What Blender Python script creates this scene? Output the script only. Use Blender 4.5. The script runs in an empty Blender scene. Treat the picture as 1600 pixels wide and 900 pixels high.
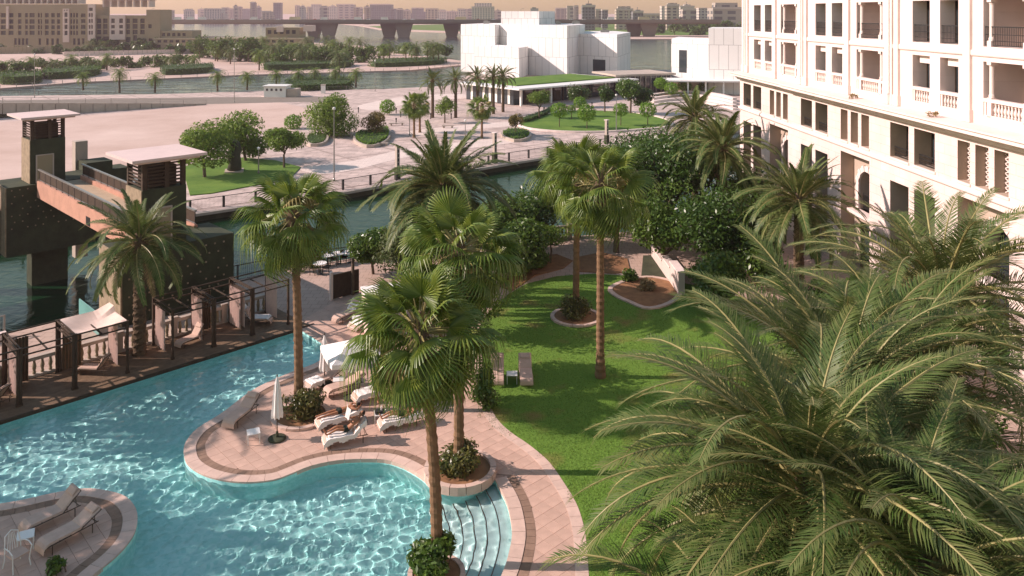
import bpy, bmesh, math, random
from math import sin, cos, pi, radians as R, sqrt, atan2
from mathutils import Vector, Matrix, Euler
from mathutils.geometry import tessellate_polygon
random.seed(7)
sc = bpy.context.scene
col = sc.collection
# ------------------------------------------------------------ camera
H = 17.5; F = 1250.0; YH = 20.0
cd = bpy.data.cameras.new('camera'); cam = bpy.data.objects.new('camera', cd); col.objects.link(cam)
cam.location = (0, 0, H); cam.rotation_euler = (R(90), 0, 0)
cd.sensor_width = 36; cd.lens = F/1600*36; cd.shift_y = -(450-YH)/1600
cd.clip_start = 0.2; cd.clip_end = 30000
sc.camera = cam
# ------------------------------------------------------------ sky, sun, exposure
SUN_EL, SUN_AZ = 31.0, 179.0        # azimuth of the place the light comes from, measured from +X
world = bpy.data.worlds.new('World'); sc.world = world; world.use_nodes = True
wn = world.node_tree; bgn = wn.nodes['Background']
sky = wn.nodes.new('ShaderNodeTexSky'); sky.sky_type = 'NISHITA'; sky.sun_disc = False
sky.sun_elevation = R(SUN_EL); sky.sun_rotation = R(90-SUN_AZ)
sky.air_density = 1.9; sky.dust_density = 0.5; sky.ozone_density = 1.6; sky.altitude = 10
wn.links.new(sky.outputs[0], bgn.inputs[0]); bgn.inputs[1].default_value = 0.1
sl = bpy.data.lights.new('sun', 'SUN'); sl.energy = 5.0; sl.angle = R(0.5); sl.color = (1.0, 0.80, 0.75)
sun = bpy.data.objects.new('sun', sl); col.objects.link(sun)
sd = Vector((cos(R(SUN_AZ))*cos(R(SUN_EL)), sin(R(SUN_AZ))*cos(R(SUN_EL)), sin(R(SUN_EL))))
sun.rotation_euler = sd.to_track_quat('Z', 'Y').to_euler(); sun.location = (-60, 20, 60)
vs = sc.view_settings
sc.display_settings.display_device = 'sRGB'
vs.view_transform = 'Standard'; vs.look = 'None'; vs.exposure = 0.48; vs.gamma = 1.0; vs.use_curve_mapping = False
sc.cycles.max_bounces = 8; sc.cycles.transparent_max_bounces = 16; sc.cycles.caustics_refractive = True; sc.cycles.caustics_reflective = False; sl.cycles.is_caustics_light = True
sc.cycles.use_denoising = True

# ------------------------------------------------------------ helpers
def P(x, y, z=0.0):
    Y = F*(H-z)/(y-YH)
    return Vector(((x-800)/F*Y, Y, z))
def PD(x, y, Y):
    return Vector(((x-800)/F*Y, Y, H-(y-YH)/F*Y))

class MB:
    def __init__(s): s.v = []; s.f = []; s.mi = []; s.cur = 0
    def quad(s, a, b, c, d):
        n = len(s.v); s.v += [tuple(a), tuple(b), tuple(c), tuple(d)]; s.f.append((n, n+1, n+2, n+3)); s.mi.append(s.cur)
    def tri(s, a, b, c):
        n = len(s.v); s.v += [tuple(a), tuple(b), tuple(c)]; s.f.append((n, n+1, n+2)); s.mi.append(s.cur)
    def poly(s, pts):
        n = len(s.v); s.v += [tuple(p) for p in pts]; s.f.append(tuple(range(n, n+len(pts)))); s.mi.append(s.cur)
    def hexa(s, p):
        n = len(s.v); s.v += [tuple(q) for q in p]
        for f in ((0,3,2,1), (4,5,6,7), (0,1,5,4), (1,2,6,5), (2,3,7,6), (3,0,4,7)):
            s.f.append(tuple(n+i for i in f)); s.mi.append(s.cur)
    def box(s, x0, x1, y0, y1, z0, z1):
        s.hexa([(x0,y0,z0),(x1,y0,z0),(x1,y1,z0),(x0,y1,z0),(x0,y0,z1),(x1,y0,z1),(x1,y1,z1),(x0,y1,z1)])
    def bar(s, a, b, w, h=None, up=(0,0,1)):
        a = Vector(a); b = Vector(b); h = w if h is None else h
        d = (b-a); d.normalize(); u = Vector(up)
        if abs(d.dot(u)) > .98: u = Vector((1,0,0))
        r = d.cross(u).normalized()*w/2; t = r.cross(d).normalized()*h/2
        s.hexa([a-r-t, a+r-t, b+r-t, b-r-t, a-r+t, a+r+t, b+r+t, b-r+t])
    def tube(s, pts, rad, n=8, caps=True):
        pts = [Vector(p) for p in pts]; rad = rad if hasattr(rad, '__len__') else [rad]*len(pts)
        base = len(s.v); ref = Vector((0.31, 0.95, 0.05))
        for i, p in enumerate(pts):
            d = (pts[min(i+1, len(pts)-1)]-pts[max(i-1, 0)]).normalized()
            u = d.cross(ref)
            if u.length < .05: u = d.cross(Vector((1,0,0)))
            u.normalize(); w = d.cross(u)
            for k in range(n):
                a = 2*pi*k/n; s.v.append(tuple(p+(u*cos(a)+w*sin(a))*rad[i]))
        for i in range(len(pts)-1):
            for k in range(n):
                a = base+i*n+k; b = base+i*n+(k+1) % n
                s.f.append((a, b, b+n, a+n)); s.mi.append(s.cur)
        if caps:
            s.f.append(tuple(base+n-1-k for k in range(n))); s.mi.append(s.cur)
            e = base+(len(pts)-1)*n; s.f.append(tuple(e+k for k in range(n))); s.mi.append(s.cur)
    def lathe(s, prof, n=12, c=(0,0,0), a0=0):
        base = len(s.v); c = Vector(c)
        for r, z in prof:
            for k in range(n):
                a = a0+2*pi*k/n; s.v.append((c.x+r*cos(a), c.y+r*sin(a), c.z+z))
        for i in range(len(prof)-1):
            for k in range(n):
                a = base+i*n+k; b = base+i*n+(k+1) % n
                s.f.append((a, b, b+n, a+n)); s.mi.append(s.cur)
        s.f.append(tuple(base+n-1-k for k in range(n))); s.mi.append(s.cur)
        e = base+(len(prof)-1)*n; s.f.append(tuple(e+k for k in range(n))); s.mi.append(s.cur)
    def prism(s, pts, z0, z1):
        pts = [(p[0], p[1]) for p in pts]
        A = sum(pts[i][0]*pts[(i+1) % len(pts)][1]-pts[(i+1) % len(pts)][0]*pts[i][1] for i in range(len(pts)))
        if A < 0: pts = pts[::-1]
        n = len(s.v); k = len(pts)
        s.v += [(x, y, z0) for x, y in pts]+[(x, y, z1) for x, y in pts]
        for t in tessellate_polygon([[Vector((x, y, 0)) for x, y in pts]]):
            a, b, c = t
            ar = (pts[b][0]-pts[a][0])*(pts[c][1]-pts[a][1])-(pts[c][0]-pts[a][0])*(pts[b][1]-pts[a][1])
            if ar < 0: b, c = c, b
            s.f.append((n+k+a, n+k+b, n+k+c)); s.mi.append(s.cur)
            s.f.append((n+a, n+c, n+b)); s.mi.append(s.cur)
        for i in range(k):
            j = (i+1) % k; s.f.append((n+i, n+j, n+k+j, n+k+i)); s.mi.append(s.cur)
    def xf(s, M, start=0):
        for i in range(start, len(s.v)): s.v[i] = tuple(M @ Vector(s.v[i]))
    def mesh(s, name, mats, smooth=False):
        me = bpy.data.meshes.new(name); me.from_pydata(s.v, [], s.f)
        for m in (mats if isinstance(mats, (list, tuple)) else [mats]): me.materials.append(m)
        if isinstance(mats, (list, tuple)) and len(mats) > 1: me.polygons.foreach_set('material_index', s.mi)
        if smooth: me.polygons.foreach_set('use_smooth', [True]*len(me.polygons))
        me.update(); return me
    def build(s, name, mats, parent=None, loc=None, rot=None, smooth=False):
        return link(name, s.mesh(name, mats, smooth), parent, loc, rot)

def link(name, me, parent=None, loc=None, rot=None, sca=None):
    o = bpy.data.objects.new(name, me); col.objects.link(o)
    if parent is not None: o.parent = parent
    if loc is not None: o.location = loc
    if rot is not None: o.rotation_euler = rot if hasattr(rot, '__len__') else (0, 0, rot)
    if sca is not None: o.scale = sca if hasattr(sca, '__len__') else (sca,)*3
    return o
def tag(o, label=None, cat=None, group=None, kind=None):
    if label: o['label'] = label
    if cat: o['category'] = cat
    if group: o['group'] = group
    if kind: o['kind'] = kind
    return o
def thing(name, loc=(0,0,0), rz=0, label=None, cat=None, group=None, sca=None):
    o = link(name, None, None, loc, rz, sca); o.empty_display_size = .2
    return tag(o, label, cat, group)
def struct(o): o['kind'] = 'structure'; return o
def copy_tree(o, parent=None, loc=None, rz=None, label=None, group=None, sca=None):
    c = o.copy(); col.objects.link(c)
    if parent is not None: c.parent = parent
    if loc is not None: c.location = loc
    if rz is not None: c.rotation_euler = (0, 0, rz)
    if sca is not None: c.scale = sca if hasattr(sca, '__len__') else (sca,)*3
    if label: c['label'] = label
    if group: c['group'] = group
    for ch in KIDS(o): copy_tree(ch, c)
    return c
def KIDS(o): return list(o.children)
def catmull(pts, n=6, closed=False):
    out = []; k = len(pts); m = k if closed else k-1
    g = (lambda i: pts[i % k]) if closed else (lambda i: pts[max(0, min(k-1, i))])
    for i in range(m):
        p0, p1, p2, p3 = g(i-1), g(i), g(i+1), g(i+2)
        for j in range(n):
            t = j/n
            out.append(tuple(.5*((2*p1[a])+(-p0[a]+p2[a])*t+(2*p0[a]-5*p1[a]+4*p2[a]-p3[a])*t*t+(-p0[a]+3*p1[a]-3*p2[a]+p3[a])*t**3) for a in range(len(p1))))
    if not closed: out.append(tuple(pts[-1]))
    return out
def inside(p, poly):
    x, y = p[0], p[1]; r = False; j = len(poly)-1
    for i in range(len(poly)):
        xi, yi, xj, yj = poly[i][0], poly[i][1], poly[j][0], poly[j][1]
        if (yi > y) != (yj > y) and x < (xj-xi)*(y-yi)/(yj-yi)+xi: r = not r
        j = i
    return r
def clip_convex(subj, clip):
    out = list(subj)
    for i in range(len(clip)):
        a = clip[i]; b = clip[(i+1) % len(clip)]; inp = out; out = []
        if not inp: break
        sd_ = lambda p: (b[0]-a[0])*(p[1]-a[1])-(b[1]-a[1])*(p[0]-a[0])
        q = inp[-1]; dq = sd_(q)
        for p in inp:
            dp = sd_(p)
            if dp >= 0:
                if dq < 0: t = dq/(dq-dp); out.append((q[0]+(p[0]-q[0])*t, q[1]+(p[1]-q[1])*t))
                out.append(p)
            elif dq >= 0: t = dq/(dq-dp); out.append((q[0]+(p[0]-q[0])*t, q[1]+(p[1]-q[1])*t))
            q, dq = p, dp
    return out
def area(p): return .5*sum(p[i][0]*p[(i+1) % len(p)][1]-p[(i+1) % len(p)][0]*p[i][1] for i in range(len(p)))
def offset(pts, d, closed=False):
    out = []; k = len(pts)
    for i in range(k):
        a = pts[(i-1) % k] if closed or i > 0 else pts[i]; b = pts[(i+1) % k] if closed or i < k-1 else pts[i]
        tx, ty = b[0]-a[0], b[1]-a[1]; l = sqrt(tx*tx+ty*ty) or 1
        out.append((pts[i][0]-ty/l*d, pts[i][1]+tx/l*d))
    return out
def resample(pts, step):
    out = [tuple(pts[0][:2])]; acc = 0
    for i in range(len(pts)-1):
        a = Vector(pts[i][:2]); b = Vector(pts[i+1][:2]); l = (b-a).length; t = step-acc
        while t <= l:
            q = a.lerp(b, t/l); out.append((q.x, q.y)); t += step
        acc = (acc+l) % step if l < step-acc or True else 0
    return out

# ------------------------------------------------------------ materials
def nodes(name):
    m = bpy.data.materials.new(name); m.use_nodes = True; nt = m.node_tree
    return m, nt, nt.nodes['Principled BSDF']
def N(nt, t, **kw):
    n = nt.nodes.new(t)
    for k, v in kw.items(): setattr(n, k, v)
    return n
def mat(name, c, rough=.8, var=.15, scale=1.5, bump=.15, bscale=30, metal=0, spec=.3, rnd=0.0, c2=None, coat=0):
    m, nt, b = nodes(name); L = nt.links.new
    tc = N(nt, 'ShaderNodeTexCoord'); no = N(nt, 'ShaderNodeTexNoise'); no.inputs['Scale'].default_value = scale; no.inputs['Detail'].default_value = 6
    no.inputs['Roughness'].default_value = .65
    L(tc.outputs['Object'], no.inputs['Vector'])
    mx = N(nt, 'ShaderNodeMix', data_type='RGBA'); mr = N(nt, 'ShaderNodeMapRange')
    mr.inputs[1].default_value = .3; mr.inputs[2].default_value = .7
    L(no.outputs['Fac'], mr.inputs[0]); L(mr.outputs[0], mx.inputs[0])
    d = c2 if c2 else tuple(min(1, x*(1+var)) for x in c)
    mx.inputs[6].default_value = (*(tuple(x*(1-var) for x in c) if not c2 else c), 1); mx.inputs[7].default_value = (*d, 1)
    out = mx.outputs[2]
    if rnd:
        oi = N(nt, 'ShaderNodeObjectInfo'); hs = N(nt, 'ShaderNodeHueSaturation'); m2 = N(nt, 'ShaderNodeMapRange')
        m2.inputs[3].default_value = 1-rnd; m2.inputs[4].default_value = 1+rnd
        L(oi.outputs['Random'], m2.inputs[0]); L(m2.outputs[0], hs.inputs['Value']); L(out, hs.inputs['Color']); out = hs.outputs[0]
    L(out, b.inputs['Base Color'])
    b.inputs['Roughness'].default_value = rough; b.inputs['Metallic'].default_value = metal; b.inputs['Specular IOR Level'].default_value = spec
    if coat: b.inputs['Coat Weight'].default_value = coat
    if bump:
        n2 = N(nt, 'ShaderNodeTexNoise'); n2.inputs['Scale'].default_value = bscale; n2.inputs['Detail'].default_value = 4
        bp = N(nt, 'ShaderNodeBump'); bp.inputs['Strength'].default_value = bump; bp.inputs['Distance'].default_value = .02
        L(tc.outputs['Object'], n2.inputs['Vector']); L(n2.outputs['Fac'], bp.inputs['Height']); L(bp.outputs[0], b.inputs['Normal'])
    return m
def leafmat(name, ca, cb, rough=.5, trans=.3, spec=.3, isl=True):
    m, nt, b = nodes(name); L = nt.links.new
    g = N(nt, 'ShaderNodeNewGeometry'); tc = N(nt, 'ShaderNodeTexCoord'); no = N(nt, 'ShaderNodeTexNoise'); no.inputs['Scale'].default_value = .9
    L(tc.outputs['Object'], no.inputs['Vector'])
    ad = N(nt, 'ShaderNodeMath', operation='ADD'); mu = N(nt, 'ShaderNodeMath', operation='MULTIPLY'); mu.inputs[1].default_value = .5
    L(g.outputs['Random Per Island'], mu.inputs[0]); L(mu.outputs[0], ad.inputs[0])
    m3 = N(nt, 'ShaderNodeMapRange'); m3.inputs[1].default_value = .3; m3.inputs[2].default_value = .7; m3.inputs[4].default_value = .5
    L(no.outputs['Fac'], m3.inputs[0]); L(m3.outputs[0], ad.inputs[1])
    mx = N(nt, 'ShaderNodeMix', data_type='RGBA'); L(ad.outputs[0], mx.inputs[0]); mx.inputs[6].default_value = (*ca, 1); mx.inputs[7].default_value = (*cb, 1)
    L(mx.outputs[2], b.inputs['Base Color']); b.inputs['Roughness'].default_value = rough; b.inputs['Specular IOR Level'].default_value = spec
    t = N(nt, 'ShaderNodeBsdfTranslucent'); L(mx.outputs[2], t.inputs[0]); ms = N(nt, 'ShaderNodeMixShader'); ms.inputs[0].default_value = trans
    L(b.outputs[0], ms.inputs[1]); L(t.outputs[0], ms.inputs[2]); L(ms.outputs[0], nt.nodes['Material Output'].inputs[0])
    return m
def watermat(name, c, scale, strength, rough=.08, dist=.3, stretch=(1,1,1)):
    m, nt, b = nodes(name); L = nt.links.new
    b.inputs['Base Color'].default_value = (*c, 1); b.inputs['Roughness'].default_value = rough; b.inputs['IOR'].default_value = 1.33
    tc = N(nt, 'ShaderNodeTexCoord'); mp = N(nt, 'ShaderNodeMapping'); mp.inputs['Scale'].default_value = stretch; L(tc.outputs['Object'], mp.inputs[0])
    no = N(nt, 'ShaderNodeTexNoise'); no.inputs['Scale'].default_value = scale; no.inputs['Detail'].default_value = 5; no.inputs['Distortion'].default_value = .6
    L(mp.outputs[0], no.inputs['Vector'])
    bp = N(nt, 'ShaderNodeBump'); bp.inputs['Strength'].default_value = strength; bp.inputs['Distance'].default_value = dist
    L(no.outputs['Fac'], bp.inputs['Height']); L(bp.outputs[0], b.inputs['Normal'])
    return m
def glassmat(name, c=(.03,.04,.045), rough=.06, rnd=.0):
    m, nt, b = nodes(name); L = nt.links.new
    tc = N(nt, 'ShaderNodeTexCoord'); no = N(nt, 'ShaderNodeTexNoise'); no.inputs['Scale'].default_value = .35
    L(tc.outputs['Object'], no.inputs['Vector']); mx = N(nt, 'ShaderNodeMix', data_type='RGBA'); L(no.outputs['Fac'], mx.inputs[0])
    mx.inputs[6].default_value = (*[x*.5 for x in c], 1); mx.inputs[7].default_value = (*[x*1.6 for x in c], 1); L(mx.outputs[2], b.inputs['Base Color'])
    b.inputs['Roughness'].default_value = rough; b.inputs['Specular IOR Level'].default_value = .6
    return m
T = {}
T['sandstone'] = mat('sandstone', (.68,.54,.47), .85, .1, .4, .12, 25)
T['sandstone_trim'] = mat('sandstone_trim', (.75,.62,.56), .8, .08, .8, .1, 25)
T['recess'] = mat('shaded_recess', (.45,.37,.26), .9, .12, .6, .1, 25)  # darkened tone that paints shade inside recesses
T['glass'] = glassmat('window_glass')
T['iron'] = mat('black_iron', (.02,.02,.02), .45, .2, 5, .05, 40, 0, .5)
T['paving'] = mat('beige_paving', (.43,.33,.22), .85, .18, .8, .2, 25)
T['tile'] = mat('deck_tile', (.53,.36,.28), .75, .12, 1.2, .15, 40, rnd=.07)
T['coping'] = mat('coping_stone', (.6,.44,.36), .7, .12, 2, .15, 40, rnd=.06)
T['border'] = mat('border_brick', (.26,.17,.12), .8, .15, 3, .2, 40, rnd=.12)
T['grout'] = mat('grout', (.3,.22,.15), .95, .15, 2, .2, 40)
T['soil'] = mat('soil', (.2,.1,.05), 1, .35, 2, .5, 14, c2=(.32,.17,.08))
T['sand'] = mat('sand', (.47,.33,.265), .95, .14, .06, .4, 4, c2=(.62,.47,.4))
T['concrete'] = mat('concrete', (.43,.36,.3), .85, .12, .6, .15, 20)
T['darkstone'] = mat('dark_stone', (.05,.055,.03), .85, .3, 1.2, .3, 12)
T['timber'] = mat('dark_timber', (.055,.036,.022), .7, .3, 4, .2, 30)
T['white'] = mat('white_panel', (.8,.77,.72), .6, .03, .5, .03, 20)
T['whitemetal'] = mat('white_metal', (.78,.76,.72), .5, .04, 1, .02, 20)
T['fabric'] = mat('cream_fabric', (.74,.58,.5), .9, .07, 2, .15, 60)
T['towel'] = mat('white_towel', (.82,.79,.74), .95, .06, 3, .3, 60)
T['steel'] = mat('grey_steel', (.3,.29,.27), .4, .1, 3, .03, 40, .6)
T['canal'] = watermat('canal_water', (.006,.03,.012), .8, .45, .1, .15)
T['canal'].node_tree.nodes['Principled BSDF'].inputs['Specular IOR Level'].default_value = .28
T['creek'] = watermat('creek_water', (.03,.045,.045), .09, .55, .12, 1.2, (1,2.2,1))
# ============================================================ ground and water
def sheet(name, poly, m, z, parent=None):
    b = MB(); pts = [(p[0], p[1]) for p in poly]
    for t in tessellate_polygon([[Vector((x, y, 0)) for x, y in pts]]):
        a = [(pts[i][0], pts[i][1], z) for i in t]
        if area(a) < 0: a.reverse()
        b.tri(*a)
    return struct(b.build(name, m, parent)) if parent is None else b.build(name, m, parent)
def slab(name, poly, m, z0, z1):
    b = MB(); b.prism(poly, z0, z1); return struct(b.build(name, m))
W_Z = -5.0; PL = -4.0
b = MB(); b.quad((-9000,-200,W_Z), (9000,-200,W_Z), (9000,900,W_Z), (-9000,900,W_Z)); b.quad((-9000,900,W_Z), (9000,900,W_Z), (14000,15000,W_Z), (-14000,15000,W_Z))
struct(b.build('water', T['creek']))
# canal sheet of stiller, darker water between the two quays
can = [P(-300,640,W_Z), P(0,560,W_Z), P(560,430,W_Z), P(900,395,W_Z), P(1200,350,W_Z), P(1500,215,W_Z), P(1050,218,W_Z), P(540,305,W_Z), P(0,400,W_Z), P(-400,500,W_Z)]
sheet('canal_water', can, T['canal'], W_Z+.02)
# ---- pool outline
pool_edge = [(517,546),(496,567),(460,581),(422,597),(398,609),(375,625),(345,648),(307,672),(290,693),(287,709),(293,727),(314,742),(342,751),(371,755),(400,755),(430,751),
 (455,742),(482,731),(510,724),(540,720),(575,719),(600,720),(620,725),(640,734),(660,747),(675,760),(688,766),(705,769.5),(722,769),(740,765),(757,757),(767,749)]
steps_edge = [(773,750),(790,782),(797,807),(800,835),(796,862),(786,895),(765,935),(730,985),(660,1050)]
isl_edge = [(60,985),(120,925),(150,897),(175,877),(195,857),(210,835),(215,810),(210,792),(195,777),(170,769),(140,765),(112,767),(75,774),(40,782),(0,789),(-100,801),(-260,815)]
W2 = lambda L_: [tuple(P(x, y))[:2] for x, y in L_]
e1 = catmull(W2(pool_edge), 5); e2 = catmull(W2(steps_edge), 5); e3 = catmull(W2(isl_edge), 5)
back = W2([(-260,737),(467,514)])
pool = back + e1 + e2 + W2([(450,1120),(200,1080)]) + e3
if area(pool) < 0: pool = pool[::-1]
site = [tuple(p[:2]) for p in (P(-700,760), P(-300,606), P(0,523), P(140,487), P(300,455), P(420,425), P(560,402), P(700,388), P(890,370), P(980,362), P(1100,345))]
site = site + [(60,95), (90,70), (90,-40), (-60,-40)]
b = MB()
outer = [Vector((x, y, 0)) for x, y in site]; hole = [Vector((x, y, 0)) for x, y in pool]
allv = outer+hole
for t in tessellate_polygon([outer, hole]):
    a = [(allv[i].x, allv[i].y, 0) for i in t]
    if area(a) < 0: a.reverse()
    b.tri(*a)
for i in range(len(site)):
    p, q = site[i], site[(i+1) % len(site)]; b.quad((p[0],p[1],-8), (q[0],q[1],-8), (q[0],q[1],0), (p[0],p[1],0))
ground = struct(b.build('ground', T['paving']))
# ---- pool shell
T['pool_tile'] = None
def poolmat():
    m, nt, b_ = nodes('pool_mosaic'); L = nt.links.new
    tc = N(nt, 'ShaderNodeTexCoord'); br = N(nt, 'ShaderNodeTexVoronoi', feature='F1', distance='CHEBYCHEV'); br.inputs['Scale'].default_value = 9; br.inputs['Randomness'].default_value = .15
    L(tc.outputs['Object'], br.inputs['Vector'])
    sp = N(nt, 'ShaderNodeSeparateColor'); L(br.outputs['Color'], sp.inputs[0])
    mx = N(nt, 'ShaderNodeMix', data_type='RGBA'); L(sp.outputs[0], mx.inputs[0])
    mx.inputs[6].default_value = (.35,.8,.75,1); mx.inputs[7].default_value = (.54,.92,.88,1)
    L(mx.outputs[2], b_.inputs['Base Color']); b_.inputs['Roughness'].default_value = .5
    return m
T['pool_tile'] = poolmat()
PZ = -1.15
b = MB()
for t in tessellate_polygon([[Vector((x, y, 0)) for x, y in pool]]):
    a = [(pool[i][0], pool[i][1], PZ) for i in t]
    if area(a) < 0: a.reverse()
    b.tri(*a)
for i in range(len(pool)):
    p, q = pool[i], pool[(i+1) % len(pool)]; b.quad((p[0],p[1],PZ), (q[0],q[1],PZ), (q[0],q[1],-.003), (p[0],p[1],-.003))
shell = struct(b.build('pool_basin', T['pool_tile']))
# ---- rippled water surface: real waves, so the sun draws real caustics on the basin
def pool_water(step=.07):
    rg = random.Random(11); waves = []
    for i in range(16):
        lam = rg.uniform(.24, .58); a = rg.uniform(0, 2*pi); k = 2*pi/lam; waves.append((k*cos(a), k*sin(a), rg.uniform(0, 6.28), .0098*lam**1.5*rg.uniform(.6, 1.3)))
    xs = [p[0] for p in pool]; ys = [p[1] for p in pool]; x0, x1, y0, y1 = max(min(xs), -27)-.2, max(xs)+.2, max(min(ys), 20.5), max(ys)+.2
    nx, ny = int((x1-x0)/step), int((y1-y0)/step)
    grid = []
    for j in range(ny+1):
        y = y0+j*step+1e-5; xc = sorted(p[0]+(q[0]-p[0])*(y-p[1])/(q[1]-p[1]) for p, q in zip(pool, pool[1:]+pool[:1]) if (p[1] > y) != (q[1] > y)); row = [False]*(nx+1)
        for a_, c_ in zip(xc[::2], xc[1::2]):
            for i in range(max(0, int((a_-x0)/step)), min(nx, int((c_-x0)/step)+1)+1): row[i] = True
        grid.append(row)
    vid = {}; vv = []; ff = []
    def V(i, j):
        if (i, j) not in vid:
            x, y = x0+i*step, y0+j*step; z = -.13
            for (kx, ky, ph, A) in waves: z += A*sin(kx*x+ky*y+ph)
            vid[(i, j)] = len(vv); vv.append((x, y, z))
        return vid[(i, j)]
    for j in range(ny):
        for i in range(nx):
            if any(grid[max(0, min(ny, b_))][max(0, min(nx, a_))] for a_ in (i-1, i, i+1, i+2) for b_ in (j-1, j, j+1, j+2)): ff.append((V(i,j), V(i+1,j), V(i+1,j+1), V(i,j+1)))
    me = bpy.data.meshes.new('pool_water'); me.from_pydata(vv, [], ff); me.polygons.foreach_set('use_smooth', [True]*len(ff)); return me
me = pool_water()
m, nt, b_ = nodes('pool_water'); nt.nodes.remove(b_)
gl = nt.nodes.new('ShaderNodeBsdfGlass'); gl.inputs['IOR'].default_value = 1.33; gl.inputs['Roughness'].default_value = 0; gl.inputs['Color'].default_value = (.97,1,1,1)
nt.links.new(gl.outputs[0], nt.nodes['Material Output'].inputs[0]); me.materials.append(m)
pw = struct(link('pool_water', me)); pw.cycles.is_caustics_caster = True; shell.cycles.is_caustics_receiver = True
# ============================================================ the hotel wing on the right
def ashlar(name, c, mort, bw, bh, axes='XZ', blot=.35, ms=.012):
    m, nt, b_ = nodes(name); L = nt.links.new
    tc = N(nt, 'ShaderNodeTexCoord'); sx = N(nt, 'ShaderNodeSeparateXYZ'); cx = N(nt, 'ShaderNodeCombineXYZ'); L(tc.outputs['Object'], sx.inputs[0])
    L(sx.outputs[axes[0]], cx.inputs['X']); L(sx.outputs[axes[1]], cx.inputs['Y'])
    br = N(nt, 'ShaderNodeTexBrick'); br.inputs['Scale'].default_value = 1; br.inputs['Brick Width'].default_value = bw; br.inputs['Row Height'].default_value = bh
    br.inputs['Mortar Size'].default_value = ms; br.inputs['Bias'].default_value = 0
    br.inputs['Color1'].default_value = (*c, 1); br.inputs['Color2'].default_value = (*[x*.93 for x in c], 1); br.inputs['Mortar'].default_value = (*mort, 1)
    L(cx.outputs[0], br.inputs['Vector'])
    no = N(nt, 'ShaderNodeTexNoise'); no.inputs['Scale'].default_value = .5; no.inputs['Detail'].default_value = 8; L(tc.outputs['Object'], no.inputs['Vector'])
    mx = N(nt, 'ShaderNodeMix', data_type='RGBA', blend_type='MULTIPLY'); mx.inputs[0].default_value = blot; L(br.outputs['Color'], mx.inputs[6]); L(no.outputs['Fac'], mx.inputs[7])
    hs = N(nt, 'ShaderNodeHueSaturation'); hs.inputs['Value'].default_value = 1+.57*blot; L(mx.outputs[2], hs.inputs['Color']); L(hs.outputs[0], b_.inputs['Base Color'])
    b_.inputs['Roughness'].default_value = .85; b_.inputs['Specular IOR Level'].default_value = .25
    bp = N(nt, 'ShaderNodeBump', invert=True); bp.inputs['Strength'].default_value = .5; bp.inputs['Distance'].default_value = .015; L(br.outputs['Fac'], bp.inputs['Height'])
    n2 = N(nt, 'ShaderNodeTexNoise'); n2.inputs['Scale'].default_value = 20; L(tc.outputs['Object'], n2.inputs['Vector'])
    b2 = N(nt, 'ShaderNodeBump'); b2.inputs['Strength'].default_value = .12; b2.inputs['Distance'].default_value = .01; L(n2.outputs['Fac'], b2.inputs['Height']); L(bp.outputs[0], b2.inputs['Normal'])
    L(b2.outputs[0], b_.inputs['Normal'])
    return m
T['ashlar'] = ashlar('ashlar_stone', (.75,.6,.54), (.55,.43,.37), 1.15, .55)
T['ashlar_up'] = ashlar('pale_render', (.77,.65,.6), (.7,.58,.53), 2.4, 1.17)
T['recess'] = mat('shaded_recess_stone', (.46,.36,.28), .9, .1, .6, .1, 25)  # wall stone darkened, painting shade into reveals and back walls
T['curtain'] = mat('curtain', (.3,.25,.17), .9, .25, 3, .1, 20)
HU = 62.0
hot = thing('hotel_wing', (21.95, 77.0, 0), atan2(-1, .04), 'pale stone hotel wing with balustraded loggias, deep cornice and tall arched recesses', 'hotel')
# ---- openings: (u0,u1,z0,z1,kind)
ops = []
for k in range(4):
    a = 13.6*k
    for (p, q) in ((1.0,3.1), (3.7,5.8)):
        ops.append((a+p, a+q, 8.75, 10.85, 'square')); ops.append((a+p, a+q, .1, 7.3, 'tall'))
    for (p, q) in ((7.9,8.95), (9.4,10.45), (10.9,11.95)): ops.append((a+p, a+q, 8.75, 10.85, 'slim'))
    ops.append((a+7.9, a+12.0, .1, 7.95, 'arch'))
    for f, (z0, z1) in enumerate(((12.25,15.05), (15.8,18.2))):
        for (p, q) in ((2.7,4.7), (5.5,7.4)): ops.append((a+p+.2, a+q, z0, z1, 'win%d' % f))
        ops.append((a+9.5, a+13.0, z0, z1, 'log%d' % f))
ops = [o for o in ops if o[1] < HU-1]
us = sorted({0.0, HU} | {o[0] for o in ops} | {o[1] for o in ops})
def wall_band(z0, z1, oo, y, m, name, topz=None):
    b = MB(); us = sorted({0.0, HU} | {o[0] for o in oo} | {o[1] for o in oo}); zs = sorted({z0, z1} | {o[2] for o in oo} | {o[3] for o in oo})
    for j in range(len(zs)-1):
        run = None
        for i in range(len(us)):
            hit = i == len(us)-1 or any(o[0] <= us[i] and o[1] >= us[i+1] and o[2] <= zs[j] and o[3] >= zs[j+1] for o in oo)
            if hit:
                if run is not None: b.quad((run,y,zs[j]), (us[i],y,zs[j]), (us[i],y,zs[j+1]), (run,y,zs[j+1])); run = None
            elif run is None: run = us[i]
    return b.build(name, m, hot)
wall_band(0, 11.3, [o for o in ops if o[3] < 11], 0, T['ashlar'], 'wall')
wall_band(11.3, 26, [o for o in ops if o[3] > 11], .35, T['ashlar_up'], 'wall')
b = MB()   # body behind, end wall, roof
b.box(.002, HU, 3.2, 18, 0, 25.9); b.quad((0,0,0), (0,0,11.3), (0,18,11.3), (0,18,0)); b.quad((0,.35,11.3), (0,.35,26), (0,18,26), (0,18,11.3)); b.quad((0,.35,26), (HU,.35,26), (HU,18,26), (0,18,26))
b.build('body', T['ashlar_up'], hot)
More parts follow.
